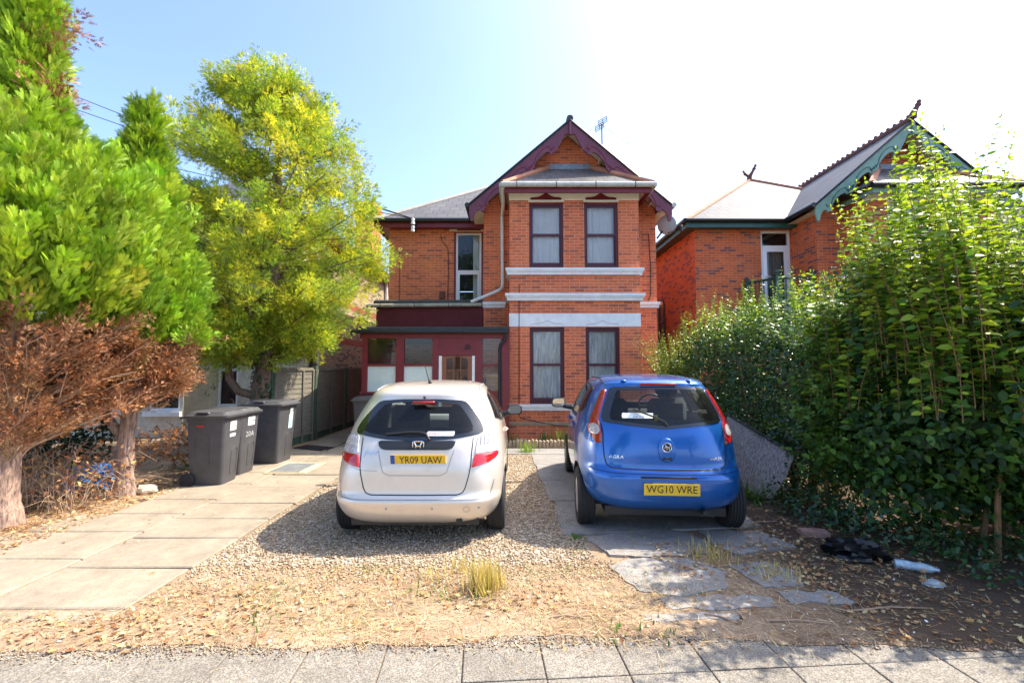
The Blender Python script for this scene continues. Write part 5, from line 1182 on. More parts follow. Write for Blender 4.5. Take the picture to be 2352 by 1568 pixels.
def plumes(C0, D, Ln, Rd, n, pal, size, jitter=.65, pal2=None, frac2=0, tmpl=None):
    """bundles of sprays: C0 (m,3) starts, D directions, Ln lengths, Rd radii"""
    m = len(C0); D = unit(D); i = np.repeat(np.arange(m), n); t = RNG.random(m*n)**.8
    q = rand_dir(m*n); q = q-D[i]*(q*D[i]).sum(1, keepdims=True); q = unit(q)
    rad = Rd[i]*np.sqrt(RNG.random(m*n))*np.sin(np.pi*np.clip(t*.85+.12, 0, 1))
    P = C0[i]+D[i]*(Ln[i]*t)[:, None]+q*rad[:, None]
    dr = D[i]+q*jitter*(.5+RNG.random((m*n, 1)))+.25*rand_dir(m*n)
    pc = pick(m, pal, .16)
    if pal2 is not None: k = RNG.random(m) < frac2; pc[k] = pick(int(k.sum()), pal2, .14)
    col = np.clip(pc[i]*(1+.16*RNG.standard_normal((m*n, 1))), .003, 1)
    L = size*(.7+.6*RNG.random(m*n))
    return scatter(P, dr, rand_dir(m*n), L, *(tmpl or (SPV, SPF)), col, 1.0)
def crown_plumes(cx, cy, prof, m, ln, up, pal, size, n, inset=.35, lump=.16, zw=None, phi_rng=None, **kw):
    z = np.array([p[0] for p in prof]); r = np.array([p[1] for p in prof]); zz = np.linspace(z[0], z[-1], 400); w_ = np.interp(zz, z, r)+.12; cdf = np.cumsum(w_)/w_.sum()
    Z = np.interp(RNG.random(m), cdf, zz); ph = RNG.random(m)*2*np.pi
    lum = 1+lump*(np.sin(ph*3+Z*2.3)+np.sin(ph*5-Z*3.7+1)+.8*np.sin(ph*2+Z*5.1+2))*.6
    R = np.interp(Z, z, r)*lum; rad = np.c_[np.cos(ph), np.sin(ph), np.zeros(m)]
    ins = np.minimum(inset*(.5+RNG.random(m)), R*.8)
    C0 = np.c_[cx+rad[:, 0]*(R-ins), cy+rad[:, 1]*(R-ins), Z]
    D = rad*(1-up)+np.array([0, 0, 1])*up+.25*rand_dir(m)
    return plumes(C0, D, ln*(.7+.6*RNG.random(m)), np.full(m, ln*.33), n, pal, size, **kw)
def trunk_mesh(name, pts, rad, m, root, n=14, rough=.12):
    t = MB(); P = [Vector(p) for p in pts]; Q, R = [], []
    for i in range(len(P)-1):
        for k in range(6): u = k/6; Q.append(P[i].lerp(P[i+1], u)); R.append((rad[i]*(1-u)+rad[i+1]*u)*(1+random.uniform(-rough, rough)*.5))
    Q.append(P[-1]); R.append(rad[-1]); t.tube(Q, R, n)
    t.v = [(x+random.uniform(-1, 1)*rough*.06, y+random.uniform(-1, 1)*rough*.06, z) for x, y, z in t.v]
    return t.build(name, m, root, True, 70)
def skirt(root, cx, cy, z0, z1, zt, rmax, nb, nspray, phis=(0, 6.28)):
    """bare brown branches sweeping out and up under the green crown, clad in dead sprays"""
    tw = MB(); C0, D, Ln, Rd = [], [], [], []
    for k in range(nb):
        ph = random.uniform(*phis); a = random.uniform(z0, z1); L = rmax*random.uniform(.75, 1.02); d = Vector((math.cos(ph), math.sin(ph), 0)); top = min(zt, a+random.uniform(.55, 1.0)*L)
        pts = [Vector((cx, cy, a))+d*L*u+Vector((random.uniform(-.05, .05), random.uniform(-.05, .05), (top-a)*u**.75)) for u in (.04, .25, .5, .75, 1)]
        tw.tube(pts, [.017, .013, .010, .007, .003], 5, cap=False)
        for _ in range(7):
            i = random.randint(1, 3); p = pts[i].lerp(pts[i+1], random.random()); e = (pts[i+1]-pts[i]).normalized()+Vector((random.uniform(-.6, .6), random.uniform(-.6, .6), random.uniform(-.2, .6)))
            e = e.normalized()*random.uniform(.18, .42); tw.tube([p, p+e*.5+Vector((0, 0, .02)), p+e], [.006, .004, .002], 4, cap=False)
            if i > 0 and random.random() < .9: C0.append(p+e*.2); D.append(e); Ln.append(e.length*1.0); Rd.append(.07)
        for u in (.55, .7, .85): C0.append(pts[0].lerp(pts[4], u)); D.append(pts[4]-pts[2]); Ln.append(.3); Rd.append(.09)
    tw.build("dead_twigs", TWIG, root)
    V, F, K_ = plumes(np.array([tuple(c) for c in C0]), np.array([tuple(c) for c in D]), np.array(Ln), np.array(Rd), nspray, PAL_BRN, .050, .9)
    np_mesh("dead_foliage", V, F, DEADF, root, K_)
# --- the big bright conifer at the left edge
c1 = thing("conifer_tree", (-5.50, 4.85, 0), "tallest bright green conifer with bare brown underside at the left edge", "conifer")
trunk_mesh("trunk", [(-5.32, 4.75, -.02), (-5.38, 4.78, .35), (-5.42, 4.82, 1.2), (-5.47, 4.85, 2.2), (-5.5, 4.85, 4.2), (-5.5, 4.85, 6.0)], [.165, .125, .11, .10, .08, .03], BARK, c1)
prof = [(2.0, .95), (2.3, 1.28), (2.9, 1.48), (3.3, 1.38), (3.65, 1.10), (4.0, .66), (4.6, .36), (5.3, .24), (6.0, .20), (6.7, .05)]
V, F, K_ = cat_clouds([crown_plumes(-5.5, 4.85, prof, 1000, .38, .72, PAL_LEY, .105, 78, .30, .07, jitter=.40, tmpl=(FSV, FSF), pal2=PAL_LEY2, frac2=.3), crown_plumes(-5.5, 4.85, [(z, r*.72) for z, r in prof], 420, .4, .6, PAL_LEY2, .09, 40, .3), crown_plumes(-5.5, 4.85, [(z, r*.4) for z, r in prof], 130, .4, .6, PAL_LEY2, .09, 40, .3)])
np_mesh("crown", V, F, LEYM, c1, K_)
V, F, K_ = crown_plumes(-5.16, 4.85, [(4.4, .10), (5.0, .12), (5.6, .10)], 26, .3, .5, PAL_BRN, .07, 30); np_mesh("dead_foliage", V, F, DEADF, c1, K_)
skirt(c1, -5.46, 4.82, .5, 1.6, 2.15, 1.08, 120, 36)
# --- the second bright conifer
c2 = thing("conifer_tree", (-5.05, 5.90, 0), "smaller pointed bright green conifer with forked pinkish trunk beside the path", "conifer")
trunk_mesh("trunk", [(-5.03, 5.86, -.02), (-5.04, 5.87, .25), (-5.06, 5.88, .75), (-5.0, 5.92, 1.45), (-4.98, 5.95, 2.4), (-5.0, 5.95, 4.4)], [.15, .10, .09, .08, .07, .03], BARK, c2)
trunk_mesh("limb", [(-5.06, 5.88, .72), (-5.22, 5.84, .95), (-5.42, 5.80, 1.25), (-5.55, 5.78, 1.7)], [.06, .05, .04, .025], BARK, c2)
prof = [(1.85, .62), (2.2, .82), (2.8, .80), (3.2, .68), (3.6, .60), (4.0, .50), (4.4, .32), (4.8, .16), (5.12, .03)]
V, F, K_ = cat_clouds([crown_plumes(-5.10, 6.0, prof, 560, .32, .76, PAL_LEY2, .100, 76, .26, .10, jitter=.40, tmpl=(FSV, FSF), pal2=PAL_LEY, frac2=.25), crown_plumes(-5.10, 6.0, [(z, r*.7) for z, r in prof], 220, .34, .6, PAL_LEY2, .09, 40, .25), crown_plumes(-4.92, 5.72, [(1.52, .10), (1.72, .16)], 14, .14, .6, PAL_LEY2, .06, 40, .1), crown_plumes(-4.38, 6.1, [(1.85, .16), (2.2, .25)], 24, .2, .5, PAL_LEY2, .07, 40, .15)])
np_mesh("crown", V, F, LEYM, c2, K_)
skirt(c2, -5.05, 5.92, .95, 1.7, 2.0, .60, 100, 36)
# --- the golden conifer
c3 = thing("golden_conifer", (-5.05, 8.95, 0), "large yellow-green conifer with an ivy-clad trunk and hooked low limb behind the bins", "conifer")
trunk_mesh("trunk", [(-5.06, 8.95, -.02), (-5.06, 8.95, .5), (-5.04, 8.95, 1.1), (-4.98, 8.97, 1.9), (-4.9, 9.0, 3.2), (-4.85, 9.0, 5.2), (-4.9, 9.0, 7.6)], [.27, .205, .185, .16, .13, .09, .02], BARKD, c3)
trunk_mesh("limb", [(-5.16, 8.90, 1.12), (-5.42, 8.84, 1.20), (-5.60, 8.82, 1.45), (-5.64, 8.82, 1.9), (-5.72, 8.84, 2.4), (-5.8, 8.9, 3.0)], [.085, .075, .065, .055, .045, .02], BARKD, c3)
trunk_mesh("limb", [(-5.02, 8.95, 2.05), (-5.5, 8.7, 2.2), (-6.1, 8.5, 2.55), (-6.4, 8.4, 2.7)], [.05, .04, .028, .015], BARKD, c3)
gp_, gd_, gl_, gr_ = [], [], [], []; br = MB()
profg = [(2.3, 1.25), (2.7, 1.85), (3.2, 2.15), (3.9, 2.38), (4.6, 2.28), (5.3, 2.1), (6.0, 1.85), (6.6, 1.42), (7.1, 1.0), (7.6, .55), (7.95, .16)]
for k in range(235):
    z = 2.1+5.7*random.random()**1.35; ph = k*2.39996+random.uniform(-.3, .3); R = np.interp(z, [p[0] for p in profg], [p[1] for p in profg])*random.uniform(.60, 1.14); x0, y0 = -5.15, 9.0
    rise = random.uniform(.1, .45)*R; d = Vector((math.cos(ph), math.sin(ph)*.85, 0)); b0 = Vector((x0, y0, z-rise)); pts = [b0+d*R*u+Vector((0, 0, rise*u**1.4)) for u in (0, .35, .7, .95)]
    br.tube(pts, [.035*(1-z/11), .025*(1-z/11), .014, .006], 5, cap=False)
    for u in [.30, .42, .54, .64, .74, .83, .91, .98, 1.0]:
        for _ in range(2):
            p = b0+d*R*u+Vector((random.uniform(-.14, .14), random.uniform(-.14, .14), rise*u**1.4+random.uniform(-.1, .1)))
            e = d*random.uniform(.3, 1)+Vector((random.uniform(-.7, .7), random.uniform(-.7, .7), random.uniform(-.35, .65))); gp_.append(tuple(p)); gd_.append(tuple(e)); gl_.append(random.uniform(.26, .48)); gr_.append(.13)
br.build("branches", BARKD, c3, True, 80)
V, F, K_ = cat_clouds([plumes(np.array(gp_), np.array(gd_), np.array(gl_), np.array(gr_), 52, PAL_GOLD, .080, .8, PAL_GRN, .33),
    crown_plumes(-4.92, 9.0, [(6.9, .3), (7.5, .35), (7.95, .08)], 60, .32, .7, PAL_GOLD, .075, 36, .2), crown_plumes(-3.05, 8.7, [(4.05, .15), (4.4, .30), (4.75, .12)], 26, .3, .35, PAL_GOLD, .10, 16, .2),
    crown_plumes(-5.85, 8.5, [(1.1, .12), (1.5, .35), (2.0, .3)], 20, .3, .35, PAL_GRN, .09, 14, .3), crown_plumes(-6.75, 8.2, [(1.1, .12), (1.5, .35), (2.0, .3)], 16, .3, .35, PAL_GRN, .09, 14, .3), crown_plumes(-5.6, 8.6, [(2.2, .3), (2.6, .5)], 26, .3, .35, PAL_GOLD, .10, 16, .3)])
np_mesh("crown", V, F, SPRAY, c3, K_)
n_ = 420; ph = RNG.random(n_)*6.28; z = 1.05+1.6*RNG.random(n_); rr_ = .19+.03*RNG.random(n_)
P = np.c_[-5.02+rr_*np.cos(ph), 8.96+rr_*np.sin(ph), z]; V, F, K_ = scatter(P, rand_dir(n_)*.6+np.array([0, 0, -.6]), np.c_[np.cos(ph), np.sin(ph), .4+0*ph], .075*(.6+.7*RNG.random(n_)), OV, OVF, pick(n_, [(.03, .075, .03), (.05, .10, .04), (.02, .05, .02)]))
np_mesh("ivy", V, F, LEAFG, c3, K_)
# ------------------------------------------------------------------ shrubs on the right
PAL_DK = [(.026, .07, .022), (.04, .10, .026), (.055, .13, .032), (.035, .085, .036)]
PAL_MD = [(.09, .19, .025), (.12, .24, .03), (.07, .16, .025)]; PAL_LT = [(.34, .47, .035), (.42, .54, .05), (.27, .41, .035)]
def blob_leaves(blobs, size, pal, upb=.5, tv=OV, tf=OVF):
    out = []
    for c, r, n in blobs:
        d = rand_dir(n); k = .55+.5*RNG.random((n, 1))**.6
        lum = 1+.14*(np.sin(d[:, :1]*7+c[0]*3)+np.sin(d[:, 1:2]*8+c[1]*5)+np.sin(d[:, 2:3]*9+c[0]))
        P = np.array(c)+d*np.array(r)*k*lum; N = unit(d*.8+np.array([0, 0, upb])+.5*rand_dir(n)); D = rand_dir(n)+d*.5+np.array([0, 0, -.25])
        keep = P[:, 2] > .03
        out.append(scatter(P[keep], D[keep], N[keep], size*(.6+.7*RNG.random(keep.sum())), tv, tf, pick(int(keep.sum()), pal, .2)))
    return out
def shoots(specs, ln, gap, pal_lo, pal_hi, stem_r=.007, pairs=True, start=.25, droop=.15):
    """upright shoots: (x, y, z0, z1, lean x, lean y); paired leaves that get paler towards the tip"""
    P, D, N, L, K_, st = [], [], [], [], [], MB()
    for x, y, z0, z1, lx, ly in specs:
        z1 = max(z1, z0+.22); H = z1-z0; f = lambda u: Vector((x+lx*u**1.6, y+ly*u**1.6, z0+H*u)); st.tube([f(u) for u in (0, .25, .5, .75, 1)], [stem_r, stem_r*.85, stem_r*.7, stem_r*.5, stem_r*.3], 5, cap=False)
        u = start+random.random()*.04; a = random.uniform(0, 6.28); r_ = random.random()
        while u < 1.0:
            for s in ((0, math.pi) if pairs else (0,)):
                ph = a+s+random.uniform(-.35, .35); d = Vector((math.cos(ph), math.sin(ph), random.uniform(-.25, .45)-droop+.5*max(0, u-.8)))
                p = f(u); P.append(tuple(p)); D.append(tuple(d)); N.append((random.uniform(-.8, .8), random.uniform(-1.0, .5), random.uniform(.5, 1))); sz = ln*(1.05-.55*max(0, (u-.55)/.45)**1.3)*random.uniform(.5, 1.3); L.append(sz)
                pal = pal_hi if random.random() < .15+.8*u else pal_lo; K_.append(pal[random.randrange(len(pal))])
            a += math.pi/2+random.uniform(-.3, .3); u += gap/H*random.uniform(.8, 1.2)
        P.append(tuple(f(1))); D.append((0, 0, 1)); N.append((1, 0, .1)); L.append(ln*.45); K_.append(pal_hi[0])
    k = np.array(K_)*(1+.14*RNG.standard_normal((len(K_), 1))); return scatter(np.array(P), np.array(D), np.array(N), np.array(L), OV, OVF, np.clip(k, .004, 1), 1.15), st
s1 = thing("tall_shrub", (4.3, 4.2, 0), "tall leafy shrub with long upright pale green shoots in the right foreground", "shrub")
sp = []
def top_at(x): return float(np.interp(x, [3.0, 3.3, 3.7, 4.1, 4.5, 5.0, 5.6, 6.4], [2.5, 3.05, 3.6, 4.15, 3.85, 3.6, 3.4, 3.2]))
for k in range(620):
    x = random.uniform(3.3, 6.3); y = random.uniform(3.3, 5.0)
    if x > 4.6: y = random.uniform(2.6, 4.9)
    tall = k < 60; hz = 1.66+(top_at(x*4.35/y)-1.66)*y/4.35; hz = max(2.2, hz*(random.uniform(.90, 1.07) if tall else random.uniform(.66, .95)))
    sp.append((x, y, max(1.25, hz-random.uniform(1.0, 1.6)), hz, random.uniform(-.38, .28), random.uniform(-.3, .25)))
(vf, st) = shoots(sp, .082, .046, PAL_MD, PAL_LT, .0042, True, .03, .05)
cl = [vf]+blob_leaves([((3.95, 4.5, 1.45), (.62, .75, 1.0), 5600), ((4.5, 3.8, 1.5), (.75, .75, 1.05), 6200), ((5.3, 3.6, 1.6), (.8, .9, 1.0), 5200), ((4.3, 4.6, 2.2), (.8, .7, .8), 2800), ((5.2, 4.2, 2.3), (.9, .8, .8), 2600), ((4.3, 4.6, .55), (.8, .5, .5), 1500), ((5.1, 4.4, .6), (.9, .6, .6), 1500)], .085, PAL_MD+PAL_DK, .6)
# low sprays hanging towards the drive and the pavement
lo = []
for k in range(620):
    x = random.uniform(3.2, 5.0); y = 4.75-(x-3.2)*.95+random.uniform(-.1, .45); z_ = random.uniform(.30, 2.0); lo.append((x+.30, y+.25, z_, z_+random.uniform(.22, .5), random.uniform(-.75, -.05), random.uniform(-.65, .05)))
v2, st2 = shoots(lo, .092, .034, PAL_MD, PAL_MD+[(.15, .27, .03)], .003, True, .05, .35)
o_ = len(st.v); st.v += st2.v; st.f += [tuple(i+o_ for i in f) for f in st2.f]; st.m += st2.m
V, F, K_ = cat_clouds(cl+[v2]); np_mesh("foliage", V, F, LEAF, s1, K_); st.build("stems", STEM, s1, True, 80)
rdv = scatter(np.array([(4.78, 4.0, 2.32)]*7)+.03*RNG.standard_normal((7, 3)), np.array([(math.cos(a), math.sin(a), .35) for a in np.linspace(0, 6.28, 8)[:7]]), np.tile((0, 0, 1.), (7, 1)), np.full(7, .16), OV, OVF, pick(7, [(.5, .02, .025)]), .7); np_mesh("red_leaves", *rdv[:2], LEAF, s1, rdv[2])
tk = MB()
for k in range(8): x = random.uniform(4.2, 5.3); y = random.uniform(3.8, 4.7); tk.tube([(x, y, 0), (x+random.uniform(-.1, .1), y+random.uniform(-.1, .1), .5), (x+random.uniform(-.3, .2), y, 1.4)], [.026, .02, .012], 7, cap=False)
tk.build("trunks", STEM, s1, True)
s2 = thing("hedge", (4.0, 7.0, 0), "dark glossy evergreen hedge along the right side of the blue car", "hedge")
hb = [((3.98, 5.5, 1.30), (.62, .75, 1.05), 5200), ((4.0, 6.4, 1.45), (.62, .8, 1.15), 5600), ((4.05, 7.4, 1.5), (.65, .85, 1.2), 5600), ((4.05, 8.4, 1.45), (.7, .8, 1.15), 5000), ((4.0, 9.2, 1.25), (.75, .6, 1.0), 3600), ((3.95, 5.9, .6), (.55, 1.0, .55), 2600), ((4.0, 7.8, .6), (.6, 1.4, .6), 2600)]
V, F, K_ = cat_clouds(blob_leaves(hb, .062, PAL_DK, .45)); np_mesh("foliage", V, F, LEAFG, s2, K_)
sp = []
for k in range(240): y = random.uniform(5.0, 9.4); x = 4.0+random.uniform(-.5, .45); sp.append((x, y, 2.05+random.uniform(-.25, .15), 2.55+.45*math.sin(y*1.7)**2*random.random()+random.uniform(-.2, .3), random.uniform(-.12, .12), random.uniform(-.1, .1)))
(vf, st) = shoots(sp, .058, .042, PAL_MD, PAL_LT, .005, True, .05); np_mesh("young_shoots", *vf[:2], LEAFG, s2, vf[2]); st.build("stems", GSTEM, s2)
tk = MB()
for k in range(22): x = 4.0+random.uniform(-.3, .3); y = random.uniform(5.1, 9.2); tk.tube([(x, y, 0), (x+random.uniform(-.1, .1), y, .7), (x+random.uniform(-.3, .3), y+random.uniform(-.2, .2), 1.9)], [.03, .024, .012], 6, cap=False)
tk.build("trunks", STEM, s2, True)
s3 = thing("privet_bush", (3.35, 9.75, 0), "loose privet bush with thin pale sprigs at the right corner of the middle house", "shrub")
sp = []
for k in range(170): a = random.uniform(0, 6.28); r_ = random.random()**.6*.62; x, y = 3.55+r_*math.cos(a), 9.7+r_*.7*math.sin(a); sp.append((3.6+(x-3.55)*.4, 9.7+(y-9.7)*.4, .35+random.random()*.9, 1.55+.95*random.random()+max(0, x-3.5)*.9, (x-3.55)*1.25, (y-9.7)*1.2-.1))
(vf, st) = shoots(sp, .042, .034, PAL_MD, PAL_LT, .004, True, .15); np_mesh("foliage", *vf[:2], LEAFG, s3, vf[2]); st.build("stems", STEM, s3)
s5 = thing("garden_shrub", (6.4, 7.0, 0), "dark shrub in the neighbouring garden behind the tall shrub and the hedge", "shrub")
V, F, K_ = cat_clouds(blob_leaves([((6.2, 5.6, .9), (.8, .9, 1.0), 2600), ((6.6, 7.2, 1.0), (.9, 1.0, 1.2), 2600), ((7.4, 4.4, .9), (1.0, .9, 1.1), 2600)], .10, PAL_MD+PAL_DK, .5)); np_mesh("foliage", V, F, LEAF, s5, K_)
# --- added hedge, its leaf colours darkened to stand for deep shade behind the conifers
s4 = thing("shade_toned_hedge", (-8.5, 7.6, 0), "added hedge, leaves painted near black for the deep shade behind the left conifer trunks", "hedge")
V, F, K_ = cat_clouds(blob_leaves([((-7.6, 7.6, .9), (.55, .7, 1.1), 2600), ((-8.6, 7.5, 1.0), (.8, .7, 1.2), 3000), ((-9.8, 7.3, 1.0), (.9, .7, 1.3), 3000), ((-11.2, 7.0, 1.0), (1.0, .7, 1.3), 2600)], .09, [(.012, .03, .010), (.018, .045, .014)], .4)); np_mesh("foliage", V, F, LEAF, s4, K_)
# ------------------------------------------------------------------ low plants and rubbish, left side
def blades(name, root_xy, n, L, wd, pal, up=(.4, 1.0), parent=None, spread=.06, m=None, bend=.5, z=0.0):
    V, F, K_ = [], [], []; o = 0
    for k in range(n):
        a = random.uniform(0, 6.28); u = random.uniform(*up); d = Vector((math.cos(a), math.sin(a), 0)); l = L*random.uniform(.6, 1.1); p = Vector((root_xy[0]+random.gauss(0, spread), root_xy[1]+random.gauss(0, spread), z)); q = Vector((-d.y, d.x, 0))
        c = np.array(pal[random.randrange(len(pal))])*random.uniform(.8, 1.2)
        for i in range(5):
            t = i/4; e = p+d*l*(1-u)*t+Vector((0, 0, l*(u*t-bend*(1-u*.8)*t*t*.9))); w_ = wd*(1-t**1.6)*.5+.0006
            e.z = max(e.z, z+.004); V += [tuple(e+q*w_), tuple(e-q*w_)]; K_ += [c, c]
        for i in range(4): F.append((o+2*i, o+2*i+1, o+2*i+3, o+2*i+2))
        o += 10
    return np.array(V), np.array(F), np.array(K_)
def plant(name, xy, label, cat, n, L, wd, pal, group=None, **k):
    V, F, K_ = blades(name, xy, n, L, wd, pal, **k); o = np_mesh(name, V-np.array((xy[0], xy[1], 0)), F, k.get('m') or LEAF, None, K_); o.location = (xy[0], xy[1], 0); return tag(o, label, cat, group)
PAL_YUC = [(.09, .16, .07), (.13, .20, .09), (.07, .13, .06), (.22, .26, .10)]; PAL_STR = [(.62, .48, .20), (.68, .55, .26), (.54, .40, .16), (.48, .46, .14)]; PAL_GR = [(.10, .22, .035), (.15, .28, .05), (.08, .17, .03)]
plant("spiky_plant", (-5.25, 7.5), "spiky strap-leaved plant growing behind the nearest bin", "plant", 75, 1.0, .045, PAL_YUC, up=(.15, 1.0), spread=.07)
plant("grass_tuft", (-.20, 3.42), "largest tuft of straw-coloured dry grass in the gravel before the cars", "grass tuft", 300, .30, .007, PAL_STR, up=(.65, 1.0), spread=.065)
plant("grass_tuft", (-.42, 3.72), "thin dry grass tuft just left of the largest straw tuft", "grass tuft", 60, .20, .005, PAL_STR, up=(.6, 1.0), spread=.06)
plant("grass_tuft", (-.62, 3.60), "small sparse dry grass tuft at the gravel's front edge", "grass tuft", 40, .15, .005, PAL_STR, up=(.6, 1.0), spread=.06)
plant("grass_tuft", (1.72, 4.02), "dry grass tuft growing in the joint of the slabs behind the blue car", "grass tuft", 150, .20, .006, PAL_STR, up=(.3, 1.0), spread=.09)
plant("grass_tuft", (2.12, 3.66), "bleached grass tuft beside the small round slab", "grass tuft", 110, .18, .006, PAL_STR, up=(.3, .9), spread=.1)
plant("weed", (.30, 8.85), "bright green grassy weed before the brick edging", "weed", 120, .34, .009, [(.22, .36, .05), (.30, .42, .07)], up=(.4, 1.0), spread=.08)
plant("weed", (.10, 9.75), "small weed against the bay wall left of its middle", "weed", 26, .35, .03, PAL_GR, up=(.4, 1.0), spread=.1)
plant("weed", (.75, 9.8), "leafy weed against the middle of the bay wall", "weed", 26, .4, .035, PAL_GR, up=(.4, 1.0), spread=.12)
plant("weed", (1.08, 9.7), "yellowing tall weed against the bay wall beside the blue car", "weed", 40, .6, .03, [(.30, .32, .07), (.18, .27, .05)], up=(.5, 1.0), spread=.1)
plant("strappy_plant", (3.08, 5.75), "arching green strap-leaved plant below the leaning board", "plant", 60, .55, .018, PAL_GR, up=(.2, .8), spread=.09)
for k, (x, y, q) in enumerate([(-.66, 3.36, "broadleaf weed left of the largest straw tuft"), (-.45, 3.30, "low green weed at the foot of the largest straw tuft"), (-1.62, 3.0, "flat green weed patch on the dry verge at the left"), (.66, 2.92, "small bright green tuft on the verge by the pavement"), (.92, 2.90, "bright green tuft beside a dry twig on the verge"), (.62, 4.45, "small green weed at the left edge of the slabs")]):
    plant("weed", (x, y), q, "weed", 46, .09, .014, PAL_GR, up=(.1, .9), spread=.06)
# ivy patch under the hedge
V, F, K_ = cat_clouds(blob_leaves([((3.35, 5.1, .12), (.35, .5, .22), 900), ((3.7, 4.5, .12), (.5, .5, .2), 700), ((4.1, 3.7, .1), (.6, .5, .16), 700)], .055, PAL_DK, .8)); tag(np_mesh("ivy_ground_cover", V, F, LEAFG, None, K_), kind='stuff')
# dead bramble
bm = MB()
for k in range(230):
    x = random.uniform(-6.3, -4.95); y = random.uniform(5.15, 5.9)-(x+5.6)*.1; h = random.uniform(.15, .75)*(1 if x < -5.1 else .6); dx, dy = random.uniform(-.35, .35), random.uniform(-.3, .3)
    bm.tube([(x, y, 0), (x+dx*.4, y+dy*.4, h*.7), (x+dx, y+dy, h), (x+dx*1.7, y+dy*1.6, h*random.uniform(.6, 1.05))], [.005, .004, .003, .0015], 4, cap=False)
b0 = thing("dead_bramble", (-5.6, 5.5, 0), "tangle of dead bramble stems between the two conifer trunks", "bramble"); bm.build("stems", TWIG, b0)
n_ = 900; P = np.c_[RNG.uniform(-6.3, -4.9, n_), RNG.uniform(5.1, 5.95, n_), RNG.uniform(.03, .65, n_)]; V, F, K_ = scatter(P, rand_dir(n_), rand_dir(n_), .05*(.5+RNG.random(n_)), OV, OVF, pick(n_, PAL_BRN+[(.40, .30, .12)])); np_mesh("dead_leaves", V, F, LIT, b0, K_)
n_ = 500; P = np.c_[RNG.normal(-5.35, .35, n_), RNG.normal(7.2, .25, n_), RNG.uniform(.2, .75, n_)]; V, F, K_ = scatter(P, rand_dir(n_)+np.array([0, 0, -.6]), rand_dir(n_), .12*(.5+RNG.random(n_)), SPV, SPF, pick(n_, [(.34, .15, .05), (.25, .10, .04), (.12, .06, .04)])); fo = np_mesh("dead_fern", V, F, LIT, None, K_); tag(fo, "rust-brown dead fern fronds left of the nearest bin", "fern")
def crumple(name, c, r, m, label, cat, seed=0, n=22, amp=.3, flat=.6):
    rg = random.Random(seed); b = MB(); b.ball((0, 0, 0), 1, 0, n, n//2); f = [(rg.uniform(2, 9), rg.uniform(2, 9), rg.uniform(2, 9), rg.uniform(0, 6)) for _ in range(6)]; vs = []
    for x, y, z in b.v:
        k = 1+amp*sum(math.sin(a*x+bb*y+cc*z+d) for a, bb, cc, d in f)/3; vs.append((x*k*r[0], y*k*r[1], max(-r[2]*flat, z*k*r[2])+r[2]*flat+.004))
    b.v = vs; o = b.build(name, m, None, True, 25); o.location = c; return tag(o, label, cat)
crumple("plastic_sheet", (-5.72, 6.2, 0), (.32, .22, .2), mat("blue_plastic", (.03, .24, .62), .35, var=.15), "crumpled bright blue plastic sheet behind the dead bramble", "plastic sheet", 4, 26, .38)
crumple("stone_lump", (-4.86, 6.02, 0), (.14, .11, .07), mat("pale_stone", (.50, .42, .30), .9, var=.25, bmp=.4), "pale rough stone at the foot of the second conifer", "stone", 7, 18, .15)
crumple("bin_bag", (3.02, 4.02, 0), (.22, .15, .10), mat("black_polythene", (.010, .010, .011), .28, var=.1), "crumpled black bin bag on the soil under the tall shrub", "bin bag", 3, 26, .42)
crumple("plastic_scrap", (3.22, 3.50, 0), (.08, .06, .022), mat("milky_plastic", (.46, .50, .50), .3, var=.15), "crushed milky plastic scrap on the soil at the right", "litter", 6, 18, .25)
bt = MB(); bt.lathe([(.001, -.13), (.036, -.13), (.038, -.06), (.034, 0), (.038, .05), (.03, .10), (.014, .125), (.014, .15), (.001, .15)], (0, 0, .04), 'x', 16); bo = bt.build("plastic_bottle", mat("crushed_bottle", (.42, .52, .58), .2, var=.4, scale=18, coat=.6), None, True); bo.location = (3.30, 3.74, 0); bo.rotation_euler = (0, 0, math.radians(-28)); tag(bo, "crushed clear plastic bottle lying under the tall shrub", "bottle")
fr = MB(); fr.prism([(3.0-.13, 4.55-.06, 0), (3.0+.12, 4.5-.05, 0), (3.0+.14, 4.5+.07, 0), (3.0-.11, 4.55+.06, 0)], (.0, 0, .05)); tag(fr.build("brick_fragment", mat("pink_brick", (.36, .20, .15), .9, var=.3, scale=14, bmp=.4)), "flat pinkish brick fragment lying on the soil below the hedge", "brick fragment")
OSB = mat("weathered_chipboard", (.36, .30, .255), .95, var=.7, scale=22, bmp=.4, bscale=22, stretch=(1, 2.2, 1))
ob_ = MB(); ob_.prism([(3.23, 5.66, .005), (3.36, 5.58, .28), (3.50, 5.60, .57), (3.46, 6.2, .72), (3.44, 7.15, .90), (3.2, 7.25, .02)], (.018, 0, .004)); tag(ob_.build("leaning_board", OSB), "weathered grey chipboard sheet leaning on the hedge beside the blue car", "board")
bt_ = MB(); bt_.prism([(3.475, 5.62, .60), (3.42, 7.2, .925), (3.45, 7.2, .935), (3.505, 5.62, .61)], (0, 0, .02)); tag(bt_.build("timber_lath", FELT), "dark timber lath lying along the top of the leaning chipboard", "lath")
cs = MB(); vs = []
for k in range(41): x = -4.45+.72*k/40; vs += [(x, 9.12-.30*k/40, .035+.02*math.sin(k*1.57)), (x+.12, 9.5-.30*k/40, .035+.02*math.sin(k*1.57))]
cs.add(vs, [(2*k, 2*k+2, 2*k+3, 2*k+1) for k in range(40)]); cs.add([(x, y, z-.004) for x, y, z in vs], [(2*k+1, 2*k+3, 2*k+2, 2*k) for k in range(40)]); tag(cs.build("corrugated_sheet", BLK, None, True), "black corrugated strip lying on the path by the fence", "sheet")
